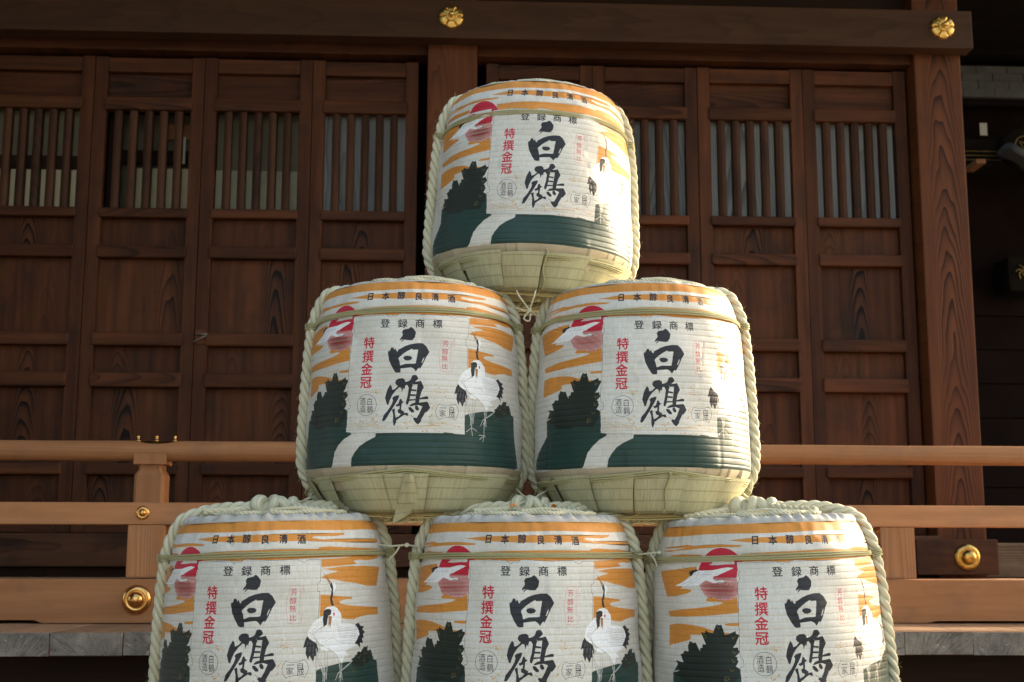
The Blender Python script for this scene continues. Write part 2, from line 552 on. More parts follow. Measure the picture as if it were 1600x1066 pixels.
box('gap_blocker', hall, (-3.6, 2.095), (0.32, 0.36), (DECK, 5.4), M['void'], 0.0)  # near-black sheet added to block light and keep the door gaps dark
box('end_wall', hall, (2.10, 2.2), (0.145, 4.0), (DECK, 5.4), M['dark_board'], 0.004)
box('floor_beam', hall, (2.30, 2.9), (0.10, 0.45), (1.50, 1.665), M['old_h'], 0.006)
# projecting sill end with its boss, at the foot of the right post
box('sill_end', hall, (1.875, 2.262), (-0.215, -0.133), (1.515, 1.678), M['sill_h'], 0.005)

STILE = 0.062
ZR = [(4.04, 3.967), (3.834, 3.768), (3.27, 3.222), (3.081, 3.021), (2.653, 2.59), (2.46, 2.389), (2.026, 1.972), (1.765, 1.70)]
def stiles_mesh(w):
    bm = bmesh.new()
    for s in (-1, 1):
        x = s * (w / 2 - STILE / 2)
        r = bmesh.ops.create_cube(bm, size=1.0, matrix=Matrix.Translation((x, 0.025, (4.045 + 1.70) / 2 - 2.87)) @ Matrix.Diagonal((STILE, 0.05, 4.045 - 1.70, 1)))
    bmesh.ops.bevel(bm, geom=bm.edges[:], offset=0.003, segments=2, profile=0.6, affect='EDGES')
    return bm
def slat_mesh(h):
    bm = bmesh.new()
    sec = [(-0.0185, 0.036), (-0.0185, -0.004), (-0.004, -0.013), (0.004, -0.013), (0.0185, -0.004), (0.0185, 0.036)]
    lo = [bm.verts.new((x, y, -h / 2)) for x, y in sec]
    hi = [bm.verts.new((x, y, h / 2)) for x, y in sec]
    n = len(sec)
    for i in range(n):
        bm.faces.new((lo[i], lo[(i + 1) % n], hi[(i + 1) % n], hi[i]))
    bm.faces.new(lo[::-1]); bm.faces.new(hi)
    bmesh.ops.recalc_face_normals(bm, faces=bm.faces[:])
    return bm
LEAVES = [(-2.605, -2.072, 'a'), (-2.070, -1.533, 'b'), (-1.530, -0.999, 'c'), (-0.997, -0.472, 'grey'),
          (-0.132, 0.401, 'grey'), (0.403, 0.934, 'grey'), (0.936, 1.471, 'grey'), (1.473, 2.004, 'grey')]
SLAT = from_bm('slat', slat_mesh(3.80 - 3.25), M['slat'])
rnd = random.Random(3)
for li, (u0, u1, kind) in enumerate(LEAVES):
    w = u1 - u0
    cx = (u0 + u1) / 2
    d = link('door', from_bm('door', stiles_mesh(w), M['door_v']), hall, (cx, rnd.uniform(-0.004, 0.004), 2.87))
    def sub(name, xr, yr, zr, mat, bev=0.003):
        return box(name, d, xr, yr, (zr[0] - 2.87, zr[1] - 2.87), mat, bev)
    hw = w / 2 - STILE
    for (zt, zb) in ZR:
        full = zt > 4.0 or zb < 1.72
        e = -0.001 if full else 0.010
        sub('rail', (-hw - e, hw + e), (-0.012 if not full else 0.002, 0.046), (zb, zt), M['door_h'], 0.010 if not full else 0.003)
    for i in range(len(ZR) - 1):
        zt, zb = ZR[i][1], ZR[i + 1][0]
        if i == 1:
            continue
        sub('panel', (-hw - 0.004, hw + 0.004), (0.036 + rnd.uniform(0, 0.003), 0.046), (zb - 0.004, zt + 0.004), M['door_v'] if i else M['door_h'], 0.0)
    for k in range(5):
        x = -hw + 2 * hw * (k + 0.80) / 5.6
        link('slat', SLAT, d, (x, 0.016, (3.80 + 3.25) / 2 - 2.87), (0, 0, rnd.uniform(-0.05, 0.05)))
    zb, zt = 3.24, 3.80
    if kind == 'grey':
        sub('backing_board', (-hw - 0.004, hw + 0.004), (0.056, 0.064), (zb, zt), M['grey_board'], 0.0)
    elif kind == 'a':
        sub('backing_board', (-hw - 0.004, hw + 0.004), (0.066, 0.076), (zb, 3.475), M['cream'], 0.0)
        sub('backing_rail', (-hw - 0.004, hw + 0.004), (0.060, 0.076), (3.477, 3.545), M['dark_board'], 0.0)
        sub('backing_board', (-hw - 0.004, hw + 0.004), (0.066, 0.076), (3.547, zt), M['olive'], 0.0)
    elif kind == 'b':
        sub('backing_board', (-hw - 0.004, hw + 0.004), (0.16, 0.17), (zb, zt), M['olive'], 0.0)
        sub('inner_frame', (-hw - 0.004, -hw + 0.045), (0.09, 0.12), (zb, zt), M['dark_board'], 0.0)
        sub('inner_frame', (-hw + 0.047, hw + 0.004), (0.12, 0.14), (3.53, 3.60), M['dark_board'], 0.0)
        sub('cream_screen', (-hw + 0.13, hw + 0.004), (0.10, 0.11), (zb, 3.50), M['cream'], 0.0)
        sub('inner_wall_patch', (hw - 0.16, hw), (0.13, 0.14), (3.662, 3.74), M['rail_h'], 0.0)
        sub('paper_streamer', (0.145, 0.172), (0.080, 0.084), (3.52, 3.66), M['paper'], 0.0)
    else:
        sub('backing_board', (-hw - 0.004, hw + 0.004), (0.09, 0.10), (3.49, zt), M['olive'], 0.0)
        sub('cream_screen', (-hw - 0.004, hw + 0.004), (0.08, 0.09), (zb, 3.488), M['olive2'], 0.0)
        sub('inner_frame', (0.05, 0.09), (0.066, 0.078), (zb, zt), M['dark_board'], 0.0)
    if kind == 'c':
        T = Tubes()
        T.tube([(-0.02, 0, 0.012), (0.0, -0.012, 0.012), (0.022, -0.012, 0.010)], 0.006, 8)
        T.tube(smooth_path([(-0.030, -0.010, -0.028), (0.0, -0.014, -0.012), (0.026, -0.012, 0.002)], 4), 0.007, 8)
        T.ball((0.026, -0.012, 0.010), 0.011)
        link('latch', T.mesh('latch', M['iron']), d, (-w / 2 + 0.03, -0.006, 2.634 - 2.87))
        pl_ = sub('latch_plate', (-w / 2 + 0.004, -w / 2 + 0.056), (-0.006, -0.0005), (2.60, 2.668), M['post_v'], 0.002)

# flower shaped fittings on the tie beam
def flower():
    nr, na = 22, 96
    pts = np.zeros((nr, na, 3))
    for j in range(nr):
        f = j / (nr - 1)
        for i in range(na):
            a = 2 * PI * i / na
            c6 = math.cos(6 * a)
            notch = max(0.0, math.cos(6 * a)) ** 10
            gap = max(0.0, math.cos(6 * a + PI)) ** 6          # between two petals
            tip = max(0.0, math.cos(6 * a)) ** 24              # the cleft in each petal's tip
            R = 0.0615 * (1.0 - 0.10 * gap + 0.02 * tip)
            rr = f * R
            h = 0.010 + 0.011 * math.sin(PI * min(1.0, f)) ** 0.8 * (1 - 0.75 * gap) - 0.0012 * tip * f
            h -= 0.014 * math.exp(-((f - 0.68) / 0.10) ** 2) * gap ** 3
            if f > 0.93:
                h -= (f - 0.93) / 0.07 * 0.010
            pts[j, i] = (rr * math.sin(a), rr * math.cos(a), h)
    return grid_mesh('flower_fitting', pts, M['gold'], closed_u=True)
FL = flower()
KN = lathe('knob', [(0.026, 0.014), (0.027, 0.024), (0.024, 0.028), (0.022, 0.026), (0.019, 0.025), (0.0125, 0.027), (0.011, 0.045), (0.0125, 0.047), (0.0122, 0.053), (0.009, 0.057), (0.0001, 0.058)], M['gold'])
for u in (-0.311, 2.133):
    f = link('flower_fitting', FL, hall, (u, -0.2005, 4.200), (PI / 2, 0, rnd.uniform(-0.05, 0.05)))
    link('knob', KN, f)
STUD = [(0.060, 0.0), (0.0605, 0.006), (0.057, 0.011), (0.050, 0.017), (0.043, 0.019), (0.037, 0.0175), (0.0345, 0.0165), (0.034, 0.022), (0.032, 0.031), (0.026, 0.040), (0.018, 0.045), (0.009, 0.0475), (0.0001, 0.048)]
def stud(parent, r, loc, mat):
    s = r / 0.060
    return link('boss', lathe('boss', [(a * s, b * s) for a, b in STUD], mat, 48), parent, loc, (PI / 2, 0, 0))
stud(hall, 0.061, (2.111, -0.2155, 1.596), M['old_brass'])

# eave over the veranda: soffit boards, rafters and fascia
eave = hall
EX1 = 3.4
EDGE = 2.25
def slope(w):
    return 5.35 - 0.22 * w
nb = 12
for k in range(nb):
    y1 = -EDGE + (EDGE + 0.3) * k / nb
    y2 = -EDGE + (EDGE + 0.3) * (k + 1) / nb - 0.004
    bm = bmesh.new()
    vs8 = []
    for x in (-9.0, EX1):
        for (y, dz) in ((y1, 0.0), (y2, 0.0), (y2, 0.03), (y1, 0.03)):
            vs8.append(bm.verts.new((x, y, slope(-y) + dz)))
    a, b = vs8[:4], vs8[4:]
    for i in range(4):
        bm.faces.new((a[i], a[(i + 1) % 4], b[(i + 1) % 4], b[i]))
    bm.faces.new(a[::-1]); bm.faces.new(b)
    bmesh.ops.recalc_face_normals(bm, faces=bm.faces[:])
    link('eave_board', from_bm('eave_board', bm, M['dark_board']), hall)
raf = box_mesh(0.07, EDGE + 0.25, 0.09, M['dark_board'], 0.004)
for k in range(27):
    x = 3.2 - k * 0.36
    link('rafter', raf, hall, (x, -(EDGE + 0.05) / 2 + 0.05, slope((EDGE + 0.05) / 2 - 0.05) - 0.055), (math.atan(0.22), 0, 0))

# roof on posts, added out of view on the left to darken that side
box('sky_blocker_roof', hall, (-9.0, -2.9), (-6.0, -2.3), (4.45, 4.65), M['dark_board'], 0.01)
for y in (-5.8, -3.0):
    box('sky_blocker_post', hall, (-3.75, -3.5), (y, y + 0.25), (0.0, 4.448), M['post_v'], 0.01)
box('sky_blocker_beam', hall, (-3.72, -3.53), (-6.0, -2.3), (4.1, 4.40), M['beam_h'], 0.01)

# ------------------------------------------------------------------ veranda deck
deck = tag(frame('veranda_deck'), 'raised timber deck with grey weathered board ends in front of the hall', 'deck')
PW = 0.249
def plank_mesh(tilt):
    bm = bmesh.new()
    bmesh.ops.create_cube(bm, size=1.0, matrix=Matrix.Diagonal((PW - 0.0025, 1.60, 0.080, 1)))
    bmesh.ops.bevel(bm, geom=bm.edges[:], offset=0.003, segments=2, profile=0.6, affect='EDGES')
    for v in bm.verts:
        if v.co.y < -0.7:
            v.co.y += tilt * v.co.x + 0.01 * math.sin(v.co.z * 90 + tilt * 100)
    me = from_bm('plank', bm, M['deck'])
    me.materials.append(M['end_grain'])
    for p in me.polygons:
        if p.normal.y < -0.25:
            p.material_index = 1
    return me
PLK = [plank_mesh(t) for t in (-0.03, 0.0, 0.025, 0.05)]
for k in range(-10, 22):
    x0 = -1.419 + PW * k
    if x0 > 4.2:
        break
    link('plank', PLK[(k * 7) % 4], deck, (x0 + PW / 2, -0.80 + rnd.uniform(-0.006, 0.006), DECK - 0.040 + rnd.uniform(-0.0015, 0.0015)), (rnd.uniform(-0.001, 0.001), 0, 0))
fb_m = [box_mesh(0.196, 0.69, 0.04, M['deck'], 0.003)]
for k in range(-12, 21):
    link('floor_board', fb_m[0], deck, (k * 0.2 + 0.07, -0.482, 1.478 + rnd.uniform(-0.001, 0.001)))
box('floor_joist', deck, (-3.5, 4.0), (-0.80, -0.70), (DECK + 0.002, 1.4565), M['dark_board'], 0.0)
box('edge_beam', deck, (-4.0, 4.2), (-1.35, -1.20), (1.02, 1.2535), M['dark_board'], 0.006)
for x in (-3.1, -1.45, 0.2, 1.85, 3.5):
    box('support_post', deck, (x, x + 0.15), (-1.34, -1.19), (0.0, 1.018), M['dark_board'], 0.006)
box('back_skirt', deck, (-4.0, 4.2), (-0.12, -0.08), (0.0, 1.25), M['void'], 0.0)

# ------------------------------------------------------------------ veranda railing
rail = tag(frame('veranda_railing'), 'light brown timber railing with round handrail and brass bosses on the deck edge', 'railing')
W = 1.0
def round_rail():
    n = 240
    seg = 24
    xs = np.linspace(-4.0, 4.2, n)
    pts = np.zeros((n, seg, 3))
    for j, x in enumerate(xs):
        r = 0.0405 + 0.0006 * math.sin(x * 3.1) + 0.0004 * math.sin(x * 11)
        for i in range(seg):
            a = 2 * PI * i / seg
            pts[j, i] = (x, r * math.cos(a), r * math.sin(a))
    return grid_mesh('handrail', pts, M['rail_h'], closed_u=True)
link('handrail', round_rail(), rail, (0, -W + 0.0405, 2.0105))
box('middle_rail', rail, (-4.0, 4.2), (-W, -W + 0.085), (1.717, 1.804), M['rail_h'], 0.005)
# bottom rail, shallowly undercut between its bearing blocks
bm = bmesh.new()
prof = [(-4.0, 1.349), (-1.90, 1.349), (-1.87, 1.338), (1.62, 1.338), (1.66, 1.345), (4.2, 1.345)]
top = 1.506
for y in (-W - 0.02, -W + 0.15):
    pass
vf, vb = [], []
for x, z in prof:
    vf.append((bm.verts.new((x, -W - 0.02, z)), bm.verts.new((x, -W - 0.02, top))))
    vb.append((bm.verts.new((x, -W + 0.16, z)), bm.verts.new((x, -W + 0.16, top))))
for i in range(len(prof) - 1):
    bm.faces.new((vf[i][0], vf[i + 1][0], vf[i + 1][1], vf[i][1]))
    bm.faces.new((vb[i + 1][0], vb[i][0], vb[i][1], vb[i + 1][1]))
    bm.faces.new((vf[i][1], vf[i + 1][1], vb[i + 1][1], vb[i][1]))
    bm.faces.new((vb[i][0], vb[i + 1][0], vf[i + 1][0], vf[i][0]))
bm.faces.new((vf[0][0], vf[0][1], vb[0][1], vb[0][0]))
bm.faces.new((vf[-1][0], vb[-1][0], vb[-1][1], vf[-1][1]))
edges = [e for e in bm.edges if abs(e.verts[0].co.z - top) < 1e-4 and abs(e.verts[1].co.z - top) < 1e-4 and abs(e.verts[0].co.y - e.verts[1].co.y) < 1e-4]
bmesh.ops.bevel(bm, geom=edges, offset=0.014, segments=3, profile=0.5, affect='EDGES')
bmesh.ops.recalc_face_normals(bm, faces=bm.faces[:])
link('bottom_rail', from_bm('bottom_rail', bm, M['rail_h']), rail)
# the post with its cap
def post_mesh():
    """Square post whose shoulders are cut in below the neck."""
    lev = [(0.0, 0.0595), (0.108, 0.0595), (0.122, 0.052), (0.130, 0.046), (0.150, 0.046)]
    bm = bmesh.new()
    rings = []
    for z, h in lev:
        c = min(0.012, h * 0.2)
        pl = [(-h + c, -h), (h - c, -h), (h, -h + c), (h, h - c), (h - c, h), (-h + c, h), (-h, h - c), (-h, -h + c)]
        rings.append([bm.verts.new((x, y, z)) for x, y in pl])
    for a, b in zip(rings[:-1], rings[1:]):
        for i in range(8):
            bm.faces.new((a[i], a[(i + 1) % 8], b[(i + 1) % 8], b[i]))
    bm.faces.new(rings[0][::-1]); bm.faces.new(rings[-1])
    return bm
PM = from_bm('post', post_mesh(), M['rail_v'])
for px in (-1.491, -4.45 + 0.9):
    p = link('post', PM, rail, (px, -W + 0.0595 + 0.004, 1.8045))
    cp = box('post_cap', p, (-0.064, 0.064), (-0.062, 0.062), (0.150, 0.208), M['rail_v'], 0.004)
    box('strut', rail, (px - 0.073, px + 0.073), (-W + 0.004, -W + 0.13), (1.512, 1.7165), M['rail_v'], 0.004)
for px in (0.05, 1.52, 3.05):
    box('strut', rail, (px - 0.071, px + 0.071), (-W + 0.004, -W + 0.13), (1.512, 1.7165), M['rail_v'], 0.004)
for px in (-1.491,):
    stud(rail, 0.0265, (-1.507, -W - 0.0005, 1.763), M['brass'])
    stud(rail, 0.056, (-1.510, -W - 0.0205, 1.427), M['brass'])
# brass saddle plate with three pegs on the handrail
n, seg = 24, 13
pts = np.zeros((n, seg, 3))
for j in range(n):
    x = -0.095 + 0.19 * j / (n - 1)
    half = 0.85 * math.sqrt(max(0.0, 1 - (x / 0.0951) ** 2)) + 0.02
    for i in range(seg):
        a = PI / 2 + half * (2 * i / (seg - 1) - 1)
        pts[j, i] = (x, 0.0418 * math.cos(a), 0.0418 * math.sin(a))
sp = link('saddle_plate', grid_mesh('saddle_plate', pts, M['old_brass']), rail, (-1.470, -W + 0.0405, 2.0108))
PEG = lathe('peg', [(0.011, 0.0), (0.011, 0.003), (0.006, 0.004), (0.005, 0.012), (0.0065, 0.014), (0.0065, 0.019), (0.004, 0.022), (0.0001, 0.0225)], M['brass'], 16)
for x in (-0.078, -0.005, 0.068):
    link('peg', PEG, sp, (x, 0, 0.0405))

# ------------------------------------------------------------------ neighbouring hall, dark at the right
nbh = tag(frame('neighbouring_hall'), 'dark neighbouring hall with grey tiled fascia at the far right edge', 'building')
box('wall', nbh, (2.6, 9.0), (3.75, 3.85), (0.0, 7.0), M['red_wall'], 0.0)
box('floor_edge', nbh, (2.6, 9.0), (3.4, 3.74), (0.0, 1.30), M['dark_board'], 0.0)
for k in range(13):  # dark soffit, extended forward and cut at right to shade the top barrel
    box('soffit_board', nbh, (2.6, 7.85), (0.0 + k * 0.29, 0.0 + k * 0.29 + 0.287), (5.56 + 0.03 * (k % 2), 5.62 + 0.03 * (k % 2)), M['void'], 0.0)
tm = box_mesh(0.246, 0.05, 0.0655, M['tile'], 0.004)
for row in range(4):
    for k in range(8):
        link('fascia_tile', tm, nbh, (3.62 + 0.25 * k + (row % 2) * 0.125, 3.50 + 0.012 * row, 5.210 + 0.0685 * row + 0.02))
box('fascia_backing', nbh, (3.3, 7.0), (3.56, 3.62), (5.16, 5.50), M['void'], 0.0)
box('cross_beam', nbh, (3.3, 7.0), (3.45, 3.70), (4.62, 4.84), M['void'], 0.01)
for z in (4.665, 4.70, 4.735):
    box('gilt_moulding', nbh, (3.3, 4.02), (3.438, 3.4485), (z, z + 0.005), M['dull_gilt'], 0.0)
box('paper_notice', nbh, (3.840, 3.898), (3.43, 3.433), (4.865, 4.965), M['paper'], 0.0)
# beam end with a round gilt crest
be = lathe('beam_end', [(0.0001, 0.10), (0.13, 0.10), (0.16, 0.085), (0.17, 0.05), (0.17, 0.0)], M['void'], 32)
beo = link('beam_end', be, nbh, (4.145, 3.44, 4.760), (PI / 2, 0, 0))
T = Tubes()
a = np.linspace(0, 2 * PI, 33)[:-1]
T.tube(np.stack([0.072 * np.cos(a), 0.072 * np.sin(a), 0 * a], 1), 0.006, 6, closed=True)
for q in range(3):
    b = q * 2 * PI / 3 + 0.5
    T.tube(smooth_path([(0.05 * math.cos(b), 0.05 * math.sin(b), 0), (0.02 * math.cos(b + 0.8), 0.02 * math.sin(b + 0.8), 0), (0.045 * math.cos(b + 2.0), 0.045 * math.sin(b + 2.0), 0)], 5), 0.006, 6)
link('crest', T.mesh('crest', M['dull_gilt']), beo, (0, 0, 0.104))
# sweeping gable roof edge
n, seg = 30, 8
pts = np.zeros((n, seg, 3))
for j in range(n):
    f = j / (n - 1)
    x = 3.90 + 2.2 * f
    z = 4.60 - 0.40 * (1 - math.exp(-3.0 * f)) - 0.25 * f
    for i in range(seg):
        g_ = i / (seg - 1)
        pts[j, i] = (x + 0.05 * g_, 3.0 + 0.42 * g_, z + 0.04 * math.sin(PI * g_) + 0.10 * g_ * (1 - 0.3 * f))
me = grid_mesh('gable_roof', pts, M['copper'])
gr = link('gable_roof', me, nbh)
md = gr.modifiers.new('thick', 'SOLIDIFY'); md.thickness = 0.05
box('bracket', nbh, (3.70, 3.775), (3.2, 3.44), (4.565, 4.60), M['rail_h'], 0.004)
T = Tubes()
for q in range(5):
    b = q * 1.25
    T.tube(smooth_path([(0, 0, 0), (0.03 * math.cos(b), -0.01, 0.03 * math.sin(b)), (0.05 * math.cos(b + 0.7), 0, 0.06 * math.sin(b + 0.7))], 5), 0.007, 6)
link('gilt_ornament', T.mesh('gilt_ornament', M['dull_gilt']), nbh, (4.10, 3.42, 3.77))
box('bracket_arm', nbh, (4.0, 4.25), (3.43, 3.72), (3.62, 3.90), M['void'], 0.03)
for k in range(9):
    box('wall_board', nbh, (2.6, 9.0), (3.728, 3.748), (1.32 + k * 0.27, 1.32 + k * 0.27 + 0.262), M['red_wall'], 0.003)
box('gallery_step', nbh, (2.6, 9.0), (2.6, 3.39), (0.9, 1.22), M['dark_board'], 0.006)

# ------------------------------------------------------------------ stand that carries the barrels (below the picture)
stand = tag(bpy.data.objects.new('barrel_stand', None), 'low timber stand under the bottom row of barrels', 'stand')
COL.objects.link(stand)
stand.location = (0.04, 3.36, 0)
box('top_board', stand, (-1.15, 1.15), (-0.36, 0.55), (1.02, 1.073), M['dark_board'], 0.004)
for x in (-1.0, 0.0, 1.0):
    for y in (-0.28, 0.42):
        box('leg', stand, (x - 0.05, x + 0.05), (y - 0.05, y + 0.05), (0.0, 1.018), M['dark_board'], 0.004)

# ------------------------------------------------------------------ lantern shape added out of view to shade the bottom right barrel
lan = tag(bpy.data.objects.new('sun_blocker_lantern', None), 'lantern-shaped stone sun blocker, added out of view right of the barrels', 'lantern')
COL.objects.link(lan)
lan.location = (2.40, 4.22, 0)
lan.scale = (1.35, 1.35, 1.06)
M['stone'] = simple('grey granite', (0.32, 0.31, 0.29), 0.85, 0.0, 0.3, 30.0, 0.003)
def prism(name, prof, sides, rot=0.0):
    bm = bmesh.new()
    rings = [[bm.verts.new((r * math.cos(rot + 2 * PI * i / sides), r * math.sin(rot + 2 * PI * i / sides), z)) for i in range(sides)] for r, z in prof]
    for a, b in zip(rings[:-1], rings[1:]):
        for i in range(sides):
            bm.faces.new((a[i], a[(i + 1) % sides], b[(i + 1) % sides], b[i]))
    bm.faces.new(rings[0][::-1]); bm.faces.new(rings[-1])
    return link(name, from_bm(name, bm, M['stone']), lan)
prism('base', [(0.36, 0.0), (0.36, 0.16), (0.30, 0.20), (0.24, 0.27)], 6)
prism('shaft', [(0.15, 0.2702), (0.135, 0.4), (0.14, 0.66), (0.13, 0.9), (0.15, 1.06)], 16)
prism('platform', [(0.16, 1.0602), (0.30, 1.16), (0.31, 1.25)], 6)
prism('fire_box', [(0.22, 1.2502), (0.22, 1.58)], 6)
prism('roof', [(0.37, 1.5802), (0.39, 1.64), (0.25, 1.75), (0.12, 1.86), (0.10, 1.90)], 6)
prism('finial', [(0.07, 1.9002), (0.11, 1.97), (0.09, 2.05), (0.01, 2.12)], 12)
# ------------------------------------------------------------------ cedar shape added out of view to block sky light from the left
ced = tag(bpy.data.objects.new('sky_blocker_tree', None), 'cedar-shaped sky blocker, added out of view left of the barrels', 'tree')
COL.objects.link(ced)
ced.location = (-6.0, 0.6, 0)
M['bark'] = simple('cedar bark', (0.09, 0.055, 0.035), 0.9, 0.0, 0.4, 9.0, 0.01)
M['needle'] = simple('cedar needles', (0.035, 0.060, 0.022), 0.7, 0.0, 0.4, 2.0)
T = Tubes()
T.tube(smooth_path([(0, 0, 0), (0.05, 0.02, 3), (0.0, 0.05, 6), (0.06, 0.0, 9.5)], 6), np.linspace(0.34, 0.05, 19), 12)
tr = random.Random(5)
for k in range(34):
    z = 2.2 + 7.0 * k / 33
    a = k * 2.4
    L_ = 3.0 * (1 - (z - 2.0) / 9.0) + 0.3
    T.tube(smooth_path([(0, 0, z), (0.5 * L_ * math.cos(a), 0.5 * L_ * math.sin(a), z - 0.05), (L_ * math.cos(a), L_ * math.sin(a), z - 0.45)], 4), np.linspace(0.05, 0.012, 9), 5)
link('trunk', T.mesh('trunk', M['bark']), ced)
v, f = [], []
for k in range(9000):
    z = tr.uniform(1.8, 10.0)
    R_ = (3.1 * (1 - (z - 2.0) / 9.0) + 0.3) * math.sqrt(tr.uniform(0.08, 1.0))
    a = tr.uniform(0, 2 * PI)
    c = np.array((R_ * math.cos(a), R_ * math.sin(a), z - 0.12 * R_))
    d1 = np.array([tr.uniform(-1, 1) for _ in range(3)]); d1 /= np.linalg.norm(d1)
    d2 = np.cross(d1, np.array([tr.uniform(-1, 1) for _ in range(3)])); d2 /= np.linalg.norm(d2)
    s1, s2 = tr.uniform(0.12, 0.24), tr.uniform(0.05, 0.10)
    b = len(v)
    v += [(c - d1 * s1).tolist(), (c + d2 * s2).tolist(), (c + d1 * s1).tolist(), (c - d2 * s2).tolist()]
    f.append((b, b + 1, b + 2, b + 3))
me = bpy.data.meshes.new('crown')
me.from_pydata(v, [], f)
me.materials.append(M['needle'])
link('crown', me, ced)
